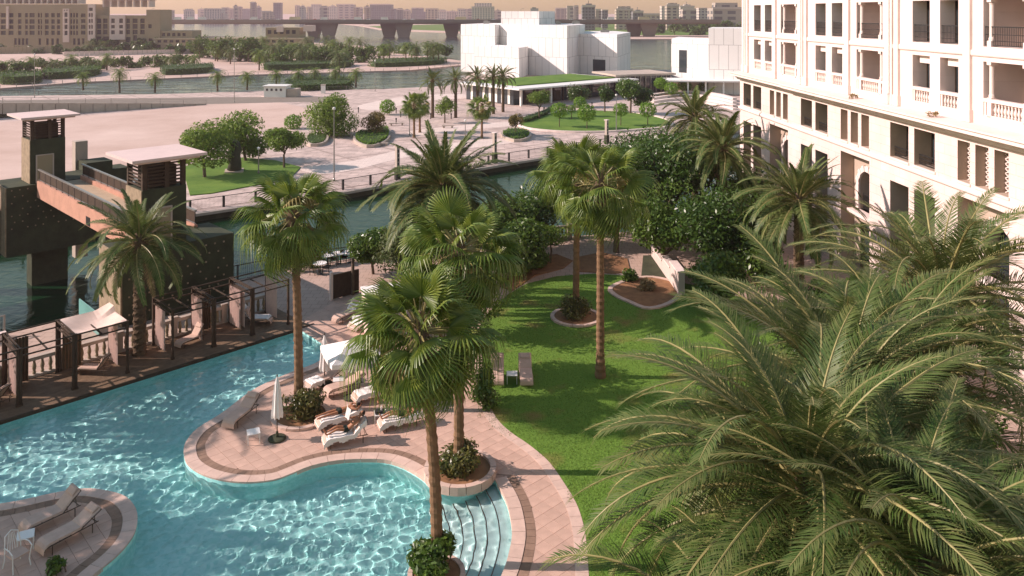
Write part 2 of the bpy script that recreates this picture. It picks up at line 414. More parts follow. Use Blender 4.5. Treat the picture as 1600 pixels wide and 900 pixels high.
def reveal(b, u0, u1, z0, z1, y0, y1):
    b.quad((u0,y0,z0), (u0,y0,z1), (u0,y1,z1), (u0,y1,z0)); b.quad((u1,y0,z1), (u1,y0,z0), (u1,y1,z0), (u1,y1,z1))
    b.quad((u0,y0,z0), (u0,y1,z0), (u1,y1,z0), (u1,y0,z0)); b.quad((u0,y0,z1), (u1,y0,z1), (u1,y1,z1), (u0,y1,z1))
def balustrade(w):
    b = MB(); b.box(0, w, 0, .26, 0, .12); b.box(0, w, -.02, .28, .78, .95); b.box(0, .14, .03, .23, .12, .78); b.box(w-.14, w, .03, .23, .12, .78)
    n = max(2, int((w-.3)/.24))
    for i in range(n):
        b.lathe([(.055,.12), (.07,.2), (.05,.26), (.085,.4), (.075,.48), (.04,.62), (.055,.68), (.06,.78)], 8, (.15+(w-.3)*(i+.5)/n, .13, 0))
    return b
def railing(w, h=1.0):
    b = MB(); b.bar((0,0,h), (w,0,h), .05); b.bar((0,0,.08), (w,0,.08), .04); b.bar((0,0,h*.62), (w,0,h*.62), .03); b.bar((0,0,h*.3), (w,0,h*.3), .03)
    for i in range(int(w/.13)+1): b.bar((i*.13,0,.08), (i*.13,0,h), .016)
    return b
def window_at(u0, u1, z0, z1, y, mull=2, trans=0, cur=0):
    b = MB(); f = .07; w = u1-u0
    b.box(u0, u0+f, y, y+.1, z0, z1); b.box(u1-f, u1, y, y+.1, z0, z1); b.box(u0+f, u1-f, y, y+.1, z1-f, z1); b.box(u0+f, u1-f, y, y+.1, z0, z0+f)
    for i in range(1, mull): c = u0+w*i/mull; b.box(c-f/2, c+f/2, y+.003, y+.097, z0+f, z1-f)
    if trans: b.box(u0+f, u1-f, y+.006, y+.094, z0+trans, z0+trans+.06)
    o = b.build('window', T['timber'], hot)
    for i in range(mull):
        b = MB(); a = u0+w*i/mull; c = u0+w*(i+1)/mull; b.box(a+f/2, c-f/2, y+.04, y+.055, z0+f/2, z1-f/2); b.build('pane', T['glass'], o)
    if cur:
        b = MB(); n = 14; cw = w*.32
        for s_ in (u0+.05, u1-cw-.05):
            for i in range(n):
                a = s_+cw*i/n; c = s_+cw*(i+1)/n; ya = y+.25+.05*(i % 2); yc = y+.25+.05*((i+1) % 2)
                b.quad((a,ya,z0+.05), (c,yc,z0+.05), (c,yc,z1-.1), (a,ya,z1-.1))
        b.build('curtain', T['curtain'], o)
bmesh_cache = {}
def shared(key, fn, mats, smooth=False):
    if key not in bmesh_cache: bmesh_cache[key] = fn().mesh(key, mats, smooth)
    return bmesh_cache[key]
def reveal_part(m, *a):
    b = MB(); reveal(b, *a); b.build('reveal', m, hot)
for (u0, u1, z0, z1, k) in ops:
    if k in ('square', 'slim'):
        d = 1.1 if k == 'square' else .8
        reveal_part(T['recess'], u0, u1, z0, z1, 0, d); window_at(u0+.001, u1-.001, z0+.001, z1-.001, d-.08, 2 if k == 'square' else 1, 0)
        if k == 'square': link('railing', shared('rail_%.2f' % (u1-u0), lambda: railing(u1-u0, .6), T['iron']), hot, (u0, .3, z0))
        else:   # pierced stone screen on half of the slim openings
            b = MB(); w = (u1-u0)*.5; n = 9
            for i in range(n):
                za = z0+(z1-z0)*i/n; zb = z0+(z1-z0)*(i+1)/n
                b.bar((u0,.55,za), (u0+w,.55,zb), .05, .06, (0,1,0)); b.bar((u0+w,.56,za), (u0,.56,zb), .05, .06, (0,1,0))
            b.bar((u0+w,.555,z0), (u0+w,.555,z1), .08, .08); b.build('screen', T['sandstone_trim'], hot)
        b = MB(); b.box(u0-.08, u1+.08, -.06, .12, z0-.13, z0-.003); b.build('sill', T['sandstone_trim'], hot)
    elif k == 'tall':
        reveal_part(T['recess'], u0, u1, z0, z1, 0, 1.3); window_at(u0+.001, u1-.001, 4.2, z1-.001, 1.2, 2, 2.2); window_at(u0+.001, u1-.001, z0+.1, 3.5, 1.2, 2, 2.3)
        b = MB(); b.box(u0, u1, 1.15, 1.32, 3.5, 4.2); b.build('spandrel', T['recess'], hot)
    elif k == 'arch':
        reveal_part(T['recess'], u0, u1, z0, z1, 0, .95)
        # back wall with an arched balcony opening, surround and lower door
        w = u1-u0; c = (u0+u1)/2; r = 1.15; zc = 5.7; y = .95; b = MB(); n = 14
        pts = [(c-r, 4.1)] + [(c-r*cos(pi*i/n), zc+r*sin(pi*i/n)) for i in range(n+1)] + [(c+r, 4.1)]
        b.quad((u0,y,z0), (c-r,y,z0), (c-r,y,z1), (u0,y,z1)); b.quad((c+r,y,z0), (u1,y,z0), (u1,y,z1), (c+r,y,z1)); b.quad((c-r,y,3.3), (c+r,y,3.3), (c+r,y,4.1), (c-r,y,4.1))
        for i in range(n):
            p, q = pts[1+i], pts[2+i]; b.quad((p[0],y,p[1]), (q[0],y,q[1]), (q[0],y,z1), (p[0],y,z1))
        for i in range(len(pts)-1):
            p, q = pts[i], pts[i+1]; b.quad((p[0],y,p[1]), (p[0],y+.7,p[1]), (q[0],y+.7,q[1]), (q[0],y,q[1]))
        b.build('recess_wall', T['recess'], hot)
        a = MB()
        for i in range(n):       # voussoirs, each a block
            t0, t1 = pi*i/n+.01, pi*(i+1)/n-.01; r2 = r+.36+(.06 if i % 2 else 0)
            A = [(c-r*cos(t0), zc+r*sin(t0)), (c-r2*cos(t0), zc+r2*sin(t0)), (c-r2*cos(t1), zc+r2*sin(t1)), (c-r*cos(t1), zc+r*sin(t1))]
            a.hexa([(p[0], y-.14-(.03 if i % 2 else 0), p[1]) for p in A]+[(p[0], y-.004, p[1]) for p in A])
        a.box(c-r-.4, c-r, y-.14, y-.004, 4.1, zc); a.box(c+r, c+r+.4, y-.14, y-.004, 4.1, zc)
        a.build('arch_surround', T['sandstone_trim'], hot)
        g = MB(); g.box(c-r-.01, c+r+.01, y+.7, y+.74, 4.1, zc+r); g.build('pane', T['glass'], hot)
        link('railing', shared('rail_2.3', lambda: railing(2.3, 1.0), T['iron']), hot, (c-r, y+.2, 4.12))
        b = MB(); b.box(c-r-.5, c+r+.5, y-.7, y-.003, 3.85, 4.09); b.build('balcony', T['sandstone_trim'], hot)
        window_at(c-r, c+r, .1, 3.3, y+.25, 2, 2.3)
    else:
        lg = k[0] == 'l'; dp = 2.4 if lg else .95; y0 = .35
        reveal_part(T['ashlar_up'], u0, u1, z0, z1, y0, y0+dp)
        w = u1-u0
        if lg:
            window_at(u0+.5, u1-.5, z0+.05, z1-.4, y0+dp-.1, 4, 0, 1); b = MB()
            b.box(u0, u0+.498, y0+dp-.05, y0+dp+.1, z0, z1); b.box(u1-.498, u1, y0+dp-.05, y0+dp+.1, z0, z1); b.box(u0+.5, u1-.5, y0+dp-.05, y0+dp+.1, z1-.398, z1); b.build('recess_wall', T['recess'], hot)
            for cu in (u0+.42, u1-.42):
                b = MB(); b.box(cu-.16, cu+.16, y0+.02, y0+.34, z0, z0+1.0 if k[3] == '0' else z0+.3)
                b.lathe([(.15,0), (.15,.12), (.12,.2), (.115,z1-z0-1.25 if k[3] == '0' else z1-z0-.6), (.15,z1-z0-1.15 if k[3] == '0' else z1-z0-.5)], 12, (cu, y0+.18, z0+1.0 if k[3] == '0' else z0+.3))
                b.box(cu-.17, cu+.17, y0+.01, y0+.35, z1-.16, z1-.002); b.build('column', T['sandstone_trim'], hot)
        else:
            window_at(u0+.001, u1-.001, z0+.001, z1-.45 if k[3] == '0' else z1-.001, y0+dp-.1, 2, 0, 1)
            if k[3] == '0':
                b = MB(); b.box(u0+.25, u1, y0+.3, y0+.7, z1-.45, z1-.003); b.build('pelmet', T['sandstone_trim'], hot)
        if k[3] == '0': link('balustrade', shared('bal_%.2f' % w, lambda: balustrade(w), T['sandstone_trim']), hot, (u0, y0+.02, z0))
        else: link('railing', shared('rail_%.2f' % w, lambda: railing(w, 1.0), T['iron']), hot, (u0, y0+.12, z0))
# cornices, bands and pilaster strips
def extr(prof, u0, u1, name, m):
    b = MB()
    for i in range(len(prof)-1):
        p, q = prof[i], prof[i+1]; b.quad((u0,p[0],p[1]), (u1,p[0],p[1]), (u1,q[0],q[1]), (u0,q[0],q[1]))
    b.poly([(u0,p[0],p[1]) for p in prof]); b.poly([(u1,p[0],p[1]) for p in reversed(prof)])
    return b.build(name, m, hot)
for (a, c, e) in ((-.55, 13.0, .0), (13.0, HU, .12)):
    extr([(.34,11.1), (-.12-e,11.1), (-.16-e,11.22), (-.3-e,11.26), (-.3-e,11.34), (-.62-e,11.46), (-.85-e,11.5), (-.85-e,11.68), (-.95-e,11.72), (-.95-e,11.82), (.34,11.86)], a, c, 'cornice', T['sandstone_trim'])
extr([(-.003,8.28), (-.1,8.28), (-.14,8.34), (-.14,8.46), (-.08,8.52), (-.003,8.54)], -.15, HU, 'string_course', T['sandstone_trim'])
extr([(.347,15.3), (.28,15.3), (.25,15.36), (.25,15.56), (.3,15.6), (.347,15.6)], -.1, HU, 'string_course', T['sandstone_trim'])
for k in range(5):
    for (p, q) in ((-.1,.6), (1.0,1.5), (8.0,8.6), (14.0-13.6, 14.4-13.6)):
        u0 = 13.6*k+p; u1 = 13.6*k+q
        if p > 13 or u1 > HU or u0 < -.2: continue
        b = MB(); b.box(u0, u1, .2, .348, 11.87, 25.5); b.box(u0-.08, u1+.08, .14, .345, 11.872, 12.5); b.build('pilaster', T['sandstone_trim'], hot)
# ============================================================ plaza across the canal, far banks
T['plaza'] = ashlar('plaza_paving', (.62,.49,.43), (.44,.34,.29), 2.4, 1.2, 'XY', .75, .05)
T['grass'] = mat('lawn', (.06,.14,.014), .95, .3, .35, .9, 60, c2=(.14,.23,.03))
T['asphalt'] = mat('asphalt', (.22,.185,.15), .9, .1, .5, .1, 20)
T['palepave'] = ashlar('pale_band_paving', (.72,.6,.53), (.52,.41,.35), 1.2, .6, 'XY', .3, .02)
T['hedge'] = leafmat('hedge_leaf', (.03,.09,.01), (.1,.19,.022), .5, .4)
T['farleaf'] = leafmat('far_leaf', (.04,.09,.014), (.13,.2,.035), .5, .4)
T['brightleaf'] = leafmat('bright_leaf', (.09,.2,.018), (.2,.34,.03), .5, .4)
T['panel'] = ashlar('white_cladding', (.8,.77,.74), (.36,.34,.33), 2.3, 6.5, 'XZ', .1, .05)
T['shadebuild'] = mat('far_shaded_sandstone', (.3,.25,.16), .9, .12, .05, .05, 2)  # sandstone tone with the shade of the building front mixed in
T['palebuild'] = mat('far_pale_stone', (.62,.51,.45), .9, .06, .05, .05, 2)
T['bridgecon'] = mat('bridge_concrete', (.2,.175,.14), .9, .1, .03, .05, 1)
T['paving2'] = ashlar('garden_paving', (.48,.35,.28), (.33,.24,.19), .6, .6, 'XY', .4, .02); ground.data.materials[0] = T['paving2']
PW = lambda L_, z: [tuple(P(x, y, z))[:2] for x, y in L_]
near = [(-190,-28)] + PW([(300,333),(540,298),(800,253),(1060,212)], PL) + [(70,172), (240,300)]
far = PW([(1500,118),(1160,112),(985,108),(740,114),(700,134),(600,139),(400,142),(250,147),(0,150),(-500,156)], PL)
slab('plaza', near+far+[(-260,120)], T['plaza'], -8, PL)
sandp = PW([(-300,205),(0,191),(180,177),(320,163),(440,160),(492,172),(470,200),(380,205),(300,232),(280,255),(180,300),(0,330),(-300,360)], PL)
sheet('sand_lot', sandp, T['sand'], PL+.01)
pen = PW([(-500,152),(0,138),(120,128.5),(380,117),(640,109.5),(718,102),(735,97),(700,92),(640,84),(600,76),(560,71),(480,66),(470,60),(300,56),(-500,56)], -4.6)
slab('peninsula', pen, T['sand'], -8, -4.6)
fl = PW([(-3000,31),(250,34),(520,36),(560,40),(600,47),(720,51),(900,56),(985,61),(1170,61),(2600,72)], -4.4)
slab('far_bank', fl+[(12000,14000),(-12000,14000)], T['sand'], -8, -4.4)
sheet('far_bank_grass', PW([(575,41),(600,45),(720,49),(900,53),(985,55),(1170,55),(1170,30),(900,33),(720,37)], -4.4), T['grass'], -4.38)
sheet('plaza_road', PW([(-300,158),(0,157),(322,152),(430,151.5),(520,151),(535,155),(520,159),(430,160),(322,163),(240,168)], PL), T['asphalt'], PL+.012)
for pp in ([(560,165),(640,150),(720,147),(735,153),(660,158),(590,172)], [(470,262),(560,250),(640,232),(800,214),(815,221),(650,243),(560,264),(500,272)], [(640,205),(720,196),(800,190),(806,196),(730,203),(660,212)]): sheet('paved_band', catmull(PW(pp, PL), 4, True), T['palepave'], PL+.014+.001*pp[0][1]%1*.01)
# darker paving strips that divide the plaza
strips = MB(); pz = near+far+[(-260,120)]
if area(pz) < 0: pz = pz[::-1]
du, dv_ = Vector((.77,.64)).normalized(), Vector((-.64,.77)).normalized(); o_p = Vector(tuple(P(540,298,PL))[:2])
for k in range(-8, 26):
    for (u, v, L0, L1, w_) in ((du, dv_, -70, 160, .45), (dv_, du, .5, 150, .45)):
        c0 = o_p+v*(k*9.0+1.5); a, b2, c, d = c0+u*L0-v*w_/2, c0+u*L1-v*w_/2, c0+u*L1+v*w_/2, c0+u*L0+v*w_/2; q = [tuple(a), tuple(b2), tuple(c), tuple(d)]
        if area(q) < 0: q = q[::-1]
        t_ = clip_convex(pz, q)
        if len(t_) >= 3 and abs(area(t_)) > 1: strips.poly([(x, y, PL+(.005 if u is du else .007)) for x, y in t_])
T['strip'] = mat('paving_strip', (.36,.28,.24), .85, .15, .5, .1, 20)
struct(strips.build('paving_strips', T['strip']))
# lawns on the plaza
oval = catmull(PW([(812,193),(840,183),(880,176),(930,174),(985,177),(1030,185),(1047,193),(1040,199),(990,204),(930,207),(870,206),(825,201)], PL), 4, True)
slab('plaza_lawn', oval, T['grass'], PL+.004, PL+.16)
b = MB(); o2 = offset(oval, -.5 if area(oval) > 0 else .5, True)
for i in range(len(oval)):
    j = (i+1) % len(oval); b.hexa([(*oval[i],PL+.002), (*oval[j],PL+.002), (*o2[j],PL+.002), (*o2[i],PL+.002), (*oval[i],PL+.3), (*oval[j],PL+.3), (*o2[j],PL+.3), (*o2[i],PL+.3)])
struct(b.build('lawn_kerb', T['sandstone_trim']))
lw = PW([(285,262),(320,252),(380,247),(432,252),(470,262),(455,277),(400,290),(330,303),(297,306)], PL)
slab('plaza_lawn', lw, T['grass'], PL+.004, PL+.12)
# ---- ramp road with panelled retaining wall on the far side of the sand lot
rt = thing('retaining_wall', tuple(P(0,192,PL)), 0, 'pale panelled retaining wall of the ramp road beyond the sand lot', 'wall')
w0 = P(-420,212,PL); w1 = P(322,164,PL); n = 34
ztop = lambda t: PL + (5.6*(1-t) if t < 1 else 0)+.35
rl = Vector(rt.location)
panel_meshes = []
for i in range(n):
    t0, t1 = i/n, (i+1)/n; a = w0.lerp(w1, t0+.0006); c = w0.lerp(w1, t1-.0006); nrm = Vector((-(c-a).y, (c-a).x, 0)).normalized()
    if P(0,192,PL).x-60 > c.x: continue
    zt0, zt1 = ztop(t0), ztop(t1)
    for (za0, za1, zb0, zb1, off, m) in ((zt0-2.3, zt0, zt1-2.3, zt1, 0, T['concrete']), (PL, zt0-2.33, PL, zt1-2.33, .25, T['darkstone'])):
        if za1-za0 < .25 or zb1-zb0 < .2: za0, zb0 = PL, PL
        if za1 <= za0+.05 or zb1 <= zb0+.02: continue
        b = MB(); q = nrm*(.6); o_ = nrm*off
        b.hexa([Vector((a.x,a.y,za0))+o_-rl, Vector((c.x,c.y,zb0))+o_-rl, Vector((c.x,c.y,zb0))+q-rl, Vector((a.x,a.y,za0))+q-rl, Vector((a.x,a.y,za1))+o_-rl, Vector((c.x,c.y,zb1))+o_-rl, Vector((c.x,c.y,zb1))+q-rl, Vector((a.x,a.y,za1))+q-rl])
        b.build('panel', m, rt)
b = MB()
for i in range(n):
    a = w0.lerp(w1, i/n); c = w0.lerp(w1, (i+1)/n); nr = Vector((-(c-a).y, (c-a).x, 0)).normalized()
    p0 = a+nr*.6; p1 = c+nr*.6; q0 = a+nr*9; q1 = c+nr*9; z0, z1 = ztop(i/n)-.3, ztop((i+1)/n)-.3
    b.quad((p0.x,p0.y,z0), (p1.x,p1.y,z1), (q1.x,q1.y,z1), (q0.x,q0.y,z0)); b.quad((q0.x,q0.y,z0), (q1.x,q1.y,z1), (q1.x,q1.y,PL-2), (q0.x,q0.y,PL-2))
struct(b.build('road', T['asphalt']))
def rail_run(pts, name, label, cat, m, h=1.1, post=2.4, nrails=3, mesh=False, pw=.09, group=None):
    "a railing along a polyline: every post a part, the rails one part"
    base = Vector(pts[0]); t = thing(name, tuple(base), 0, label, cat, group); r = MB()
    pm = shared('post_%.2f_%.2f' % (h, pw), lambda: (lambda q: (q.box(-pw/2, pw/2, -pw/2, pw/2, 0, h), q)[1])(MB()), m)
    for i in range(len(pts)-1):
        a = Vector(pts[i]); c = Vector(pts[i+1]); L_ = (c-a).length; k = max(1, round(L_/post)); yaw = atan2((c-a).y, (c-a).x)
        for j in range(k+(1 if i == len(pts)-2 else 0)): link('post', pm, t, tuple(a.lerp(c, j/k)-base), yaw)
        for j in range(nrails):
            z = Vector((0, 0, h-.03-j*(h-.15)/max(1, nrails-1)-(0 if j else 0))); r.bar(a-base+z, c-base+z, .06 if j == 0 else .03)
        if mesh:
            q = int(L_/.14)
            for j in range(q): p = a.lerp(c, (j+.5)/q)-base; r.bar(p+Vector((0,0,.12)), p+Vector((0,0,h-.05)), .014)
    r.build('rails', m, t); return t
zr = lambda p, z: Vector((p.x, p.y, z))
rail_run([zr(w0.lerp(w1, .5), ztop(.5)), zr(w0.lerp(w1, .75), ztop(.75)), zr(w1, ztop(1)-.3)], 'railing', 'dark railing on top of the panelled retaining wall', 'railing', T['steel'], 1.1, 4.8, 3)
qa = P(300,333,PL); qb = P(540,298,PL); qc = P(800,253,PL); qd = P(1060,212,PL)
inn = Vector((-.45,.6,0))
rail_run([qa+inn-Vector((28,20.7,0)), qa+inn, qb+inn, qc+inn, qd+inn], 'canal_railing', 'dark post railing along the plaza edge of the canal', 'railing', T['iron'], 1.25, 3.9, 2, True, .22)
# quay wall courses under it
b = MB()
for (p, q) in ((qa-Vector((28,20.7,0)), qa), (qa, qb), (qb, qc), (qc, qd)):
    for z in (PL-.12,): b.bar(p+Vector((.35,-.3,z-PL-.0+PL-PL)), q+Vector((.35,-.3,z-PL)), .5, .3)
struct(b.build('quay_edge', T['concrete']))
b = MB()
for (p, q) in ((qa-Vector((28,20.7,0)), qa), (qa, qb), (qb, qc), (qc, qd)):
    b.quad((p.x+.06,p.y-.08,-7), (q.x+.06,q.y-.08,-7), (q.x+.06,q.y-.08,PL-.3), (p.x+.06,p.y-.08,PL-.3))
struct(b.build('quay_wall', T['darkstone']))  # dark stone sheet that also carries the shade on this face
# ---- long bridge
br = thing('road_bridge', (-140, 740, -6), 0, 'long concrete road bridge on paired V shaped piers over the creek', 'bridge')
b = MB(); b.box(-420, 330, -14, 12, 14.2, 16.4); b.box(-420, 330, -10, 8, 13.2, 14.198); b.build('deck', T['bridgecon'], br)
b = MB(); b.box(-420, 330, -14.4, -14.02, 15.0, 17.3); b.box(-420, 330, 12.02, 12.4, 15.0, 17.3); b.build('parapet', T['bridgecon'], br)
for xp in (500, 617, 715, 1000):
    for (dy, dx, m) in ((-6, 14, 0), (6, -9, 0)):
        Y = 740+dy; X = (xp+(dx if dy < 0 else dx)-800)/F*Y+140; b = MB()
        p = [(X-4.5,dy-2,0), (X+4.5,dy-2,0), (X+4.5,dy+2,0), (X-4.5,dy+2,0), (X-8,dy-2.6,13.19), (X+8,dy-2.6,13.19), (X+8,dy+2.6,13.19), (X-8,dy+2.6,13.19)]
        b.hexa(p); b.box(X-8, X+8, dy-3.5, dy+3.5, -1, .9); b.build('pier', T['bridgecon'], br)
lm = MB(); lm.tube([(0,0,0), (0,0,10), (1.5,0,11)], [.22,.16,.12], 6); lm.box(1.2, 3, -.25, .25, 10.85, 11.1)
lme = lm.mesh('bridge_lamp', T['steel'])
for i in range(14):
    tag(link('street_lamp', lme, None, (-520+i*48, 727.5, 10.41)), 'slender road lamp standing on the long bridge', 'lamp', 'lamps along the long bridge')
def car_mesh(c, L_=4.5, W_=1.8, h=1.5, van=False):
    m = mat('car_paint_%d' % len(bmesh_cache), c, .3, .05, 1, 0, coat=.6); bmesh_cache['cp%d' % len(bmesh_cache)] = m
    b = MB(); b.cur = 0; hl = L_/2; w = W_/2
    prof = [(-hl,.35), (-hl,.85), (-hl+.12,.95), (-hl+.7,1.0), (-hl+1.1,h), (hl-1.9,h), (hl-1.2,.98), (hl-.15,.85), (hl,.65), (hl,.35)] if not van else [(-hl,.35), (-hl,h-.1), (-hl+.2,h), (hl-1.3,h), (hl-.6,1.2), (hl-.05,1.0), (hl,.35)]
    k = len(prof)
    for i in range(k):
        p, q = prof[i], prof[(i+1) % k]; ww = lambda z: w*(1 if z < 1 else .86)
        b.quad((p[0],-ww(p[1]),p[1]), (q[0],-ww(q[1]),q[1]), (q[0],ww(q[1]),q[1]), (p[0],ww(p[1]),p[1]))
    for s_ in (-1, 1): b.poly([(p[0], s_*w*(1 if p[1] < 1 else .86), p[1]) for p in (prof if s_ < 0 else prof[::-1])])
    b.cur = 1
    for x in (-hl+.8, hl-.85):
        for s_ in (-1, 1):
            st = len(b.v); b.lathe([(.32,-.1), (.34,0), (.32,.1)], 12); b.xf(Matrix.Translation((x, s_*w*.95, .33)) @ Matrix.Rotation(pi/2, 4, 'X'), st)
    if not van:
        b.cur = 2
        for s_ in (-1, 1): y = s_*(w*.86+.05); b.quad((-hl+1.0,y,1.05), (hl-1.4,y,1.05), (hl-1.95,y*.96,h-.08), (-hl+1.2,y*.96,h-.08))
        b.quad((hl-1.22,-w*.8,1.03), (hl-1.22,w*.8,1.03), (hl-1.87,w*.75,h-.06), (hl-1.87,-w*.75,h-.06))
    return b.mesh('car', [m, T['iron'], T['glass']])
cms = [car_mesh((.75,.74,.7)), car_mesh((.05,.05,.06)), car_mesh((.3,.3,.3)), car_mesh((.7,.68,.62), 7, 2.3, 3.2, True), car_mesh((.45,.1,.06)), car_mesh((.6,.5,.3), 11, 2.5, 3.4, True)]
rr = random.Random(4)
for i in range(46):
    k = rr.choice([0,0,1,2,3,0,4,5,3]); X = -480+i*14+rr.uniform(-5,5); lane = rr.choice([-8,-4.5,4,8])
    tag(link('truck' if k in (3,5) else 'car', cms[k], None, (X, 740+lane, 10.42), 0 if lane < 0 else pi),
        {0:'white car driving over the long bridge',1:'black car driving over the long bridge',2:'grey car driving over the long bridge',3:'white van driving over the long bridge',4:'red car driving over the long bridge',5:'tan bus driving over the long bridge'}[k], 'truck' if k in (3,5) else 'car', 'traffic on the long bridge, kind %d' % k)
# ---- skyline
def skymat(name, c, g, sx, sz):
    m, nt, b_ = nodes(name); L = nt.links.new; tc = N(nt, 'ShaderNodeTexCoord'); s = N(nt, 'ShaderNodeSeparateXYZ'); L(tc.outputs['Object'], s.inputs[0])
    def stripe(o, per, duty):
        a = N(nt, 'ShaderNodeMath', operation='DIVIDE'); a.inputs[1].default_value = per; L(o, a.inputs[0]); f = N(nt, 'ShaderNodeMath', operation='FRACT'); L(a.outputs[0], f.inputs[0])
        g_ = N(nt, 'ShaderNodeMath', operation='LESS_THAN'); g_.inputs[1].default_value = duty; L(f.outputs[0], g_.inputs[0]); return g_.outputs[0]
    ax = N(nt, 'ShaderNodeMath', operation='ADD'); L(s.outputs['X'], ax.inputs[0]); L(s.outputs['Y'], ax.inputs[1])
    mu = N(nt, 'ShaderNodeMath', operation='MULTIPLY'); L(stripe(ax.outputs[0], sx, .6), mu.inputs[0]); L(stripe(s.outputs['Z'], sz, .55), mu.inputs[1])
    mx = N(nt, 'ShaderNodeMix', data_type='RGBA'); L(mu.outputs[0], mx.inputs[0]); mx.inputs[6].default_value = (*c, 1); mx.inputs[7].default_value = (*g, 1)
    L(mx.outputs[2], b_.inputs['Base Color']); b_.inputs['Roughness'].default_value = .6; return m
SM = [skymat('tower_a', (.5,.42,.33), (.1,.1,.1), 7, 3.8), skymat('tower_b', (.34,.28,.22), (.08,.08,.09), 11, 3.8), skymat('tower_c', (.62,.55,.47), (.14,.15,.16), 5, 3.8), skymat('tower_d', (.2,.2,.2), (.06,.07,.08), 4, 3.8), skymat('tower_e', (.42,.36,.3), (.12,.12,.12), 16, 7)]
def building(x0, x1, yt, Y, m, i, yb=31, sty=0):
    X0, X1 = (x0-800)/F*Y, (x1-800)/F*Y; zt = H+(YH-yt)/F*Y; w = X1-X0; d = max(14, w*.8); c = (X0+X1)/2; hh = zt+5
    t = thing('tower_block', (c, Y, -5), 0)
    b = MB(); b.box(-w/2, w/2, 0, d, 0, hh)
    if sty == 1: b.box(-w/2+w*.12, w/2-w*.12, d*.2, d*.8, hh, hh+w*.18)
    if sty == 2: b.box(-w*.2, w*.25, d*.1, d*.7, hh, hh+hh*.09); b.box(-w*.02, w*.02, d*.4, d*.45, hh+hh*.09, hh+hh*.22)
    if sty == 3: b.box(-w/2-w*.2, -w/2, d*.1, d*.9, 0, hh*.6); b.box(w/2, w/2+w*.15, d*.1, d*.9, 0, hh*.72)
    b.build('body', m, t)
    b = MB(); b.box(-w/2-.4, w/2+.4, -.6, d+.4, hh+.01, hh+1.4) if sty == 0 else b.box(-w/2-.4, w/2+.4, -.9, -.01, hh-1.5, hh+1.2); b.build('parapet', T['palebuild'], t)
    return t
sk = [(254,268,17),(287,300,16),(309,318,15),(319,345,14),(346,355,12.5),(357,363,14),(365,369,10),(372,376,10.5),(378,389,14),(391,398,4),(400,406,11),(409,424,18),(427,439,5),(461,467,9),(468,476,11),(480,486,11),(486,500,7.5),(500,511,11),(513,525,10.5),(526,552,7),(553,560,12),(560,566,12),(569,577,11),(578,611,7),(611,620,14),(620,629,14.5),(630,641,16),(643,661,12.5),(665,684,14),(685,697,17),(698,715,18),(715,726,14),(726,737,14.5),(737,772,11),(772,783,17),(868,886,13),(886,896,10),(897,904,9.5),(910,930,9),(931,940,15),(941,950,16.5),(963,989,14.5),(989,1005,18),(1005,1032,22),(1034,1041,11),(1042,1061,8),(1063,1085,10),(1067,1091,14.5),(1092,1113,14),(1114,1160,12.5)]
adj = ['pale','brown','cream','grey','tan']
for i, (x0, x1, yt) in enumerate(sk):
    k = (i*7+i//3) % 5; Y = 1500+((i*37) % 11)*75 if x1 < 930 else 960+((i*5) % 7)*40
    t = building(x0, x1, yt, Y, SM[k], i, 31, i % 4)
    b_ = 'far hazy %s tower block on the skyline behind the bridge' if x1 < 930 else '%s block of flats on the far bank behind the trees'
    tag(t, b_ % adj[k] + {0:'', 1:', stepped top', 2:', mast on top', 3:', lower wings'}[i % 4], 'tower', 'skyline, %s, form %d, %s' % (adj[k], i % 4, 'bridge' if x1 < 930 else 'bank'))
# ---- white museum-like building
wb = thing('white_gallery', tuple(P(886,121,PL)), 0, 'pale windowless gallery of folded angular blocks beside the creek', 'gallery')
wl = Vector(wb.location)
def blockp(px, yt, name, Yr, parent=wb, m=None, ref=None):
    pts = [P(x, y, PL) for x, y in px]; r = pts[0] if ref is None else P(*ref, PL); zt = H-(yt-YH)/F*r.y
    b = MB(); b.prism([(p.x-wl.x, p.y-wl.y) for p in pts], -.3, zt-PL); return b.build(name, m or T['panel'], parent)
blockp([(720,110),(773,113.6),(781,112),(809,116),(886,121),(914,112),(900,104),(760,101)], 40, 'block', 0, ref=(886,121))
blockp([(783,112),(842,114),(867,108),(850,103),(790,103)], 17.5, 'block', 0, ref=(842,114))
blockp([(898,113.5),(903,114.8),(964,119.5),(985,109),(960,103),(905,104)], 54, 'block', 0, ref=(964,119.5))
blockp([(741,117.6),(811,122.4),(825,117.4),(800,115),(770,112.5)], 75, 'block', 0, ref=(811,122.4))
a = P(926.5,116.6,PL); c = P(946,118.1,PL); nr = Vector(((c-a).y, -(c-a).x, 0)).normalized()
z0 = H-(111-YH)/F*a.y; z1 = H-(92.5-YH)/F*a.y
b = MB(); p = [a+nr*.04, c+nr*.04, c-nr*.3, a-nr*.3]; b.hexa([(q.x-wl.x, q.y-wl.y, z0-PL) for q in p]+[(q.x-wl.x, q.y-wl.y, z1-PL) for q in p]); b.build('window', T['glass'], wb)
for (x, y, z, w_) in ((760,106,13.3,1.2), (835,108,18.3,1.5), (900,107,13.3,1.4), (945,109,10.2,1.6), (872,112,13.3,.9)):
    q = P(x, y, PL)-wl; b = MB(); b.box(q.x-w_, q.x+w_, q.y-1, q.y+1, z-PL-.2, z-PL+.9); b.box(q.x-w_*.6, q.x+w_*.4, q.y-.7, q.y+.7, z-PL+.91, z-PL+1.3); b.build('roof_unit', T['steel'], wb)
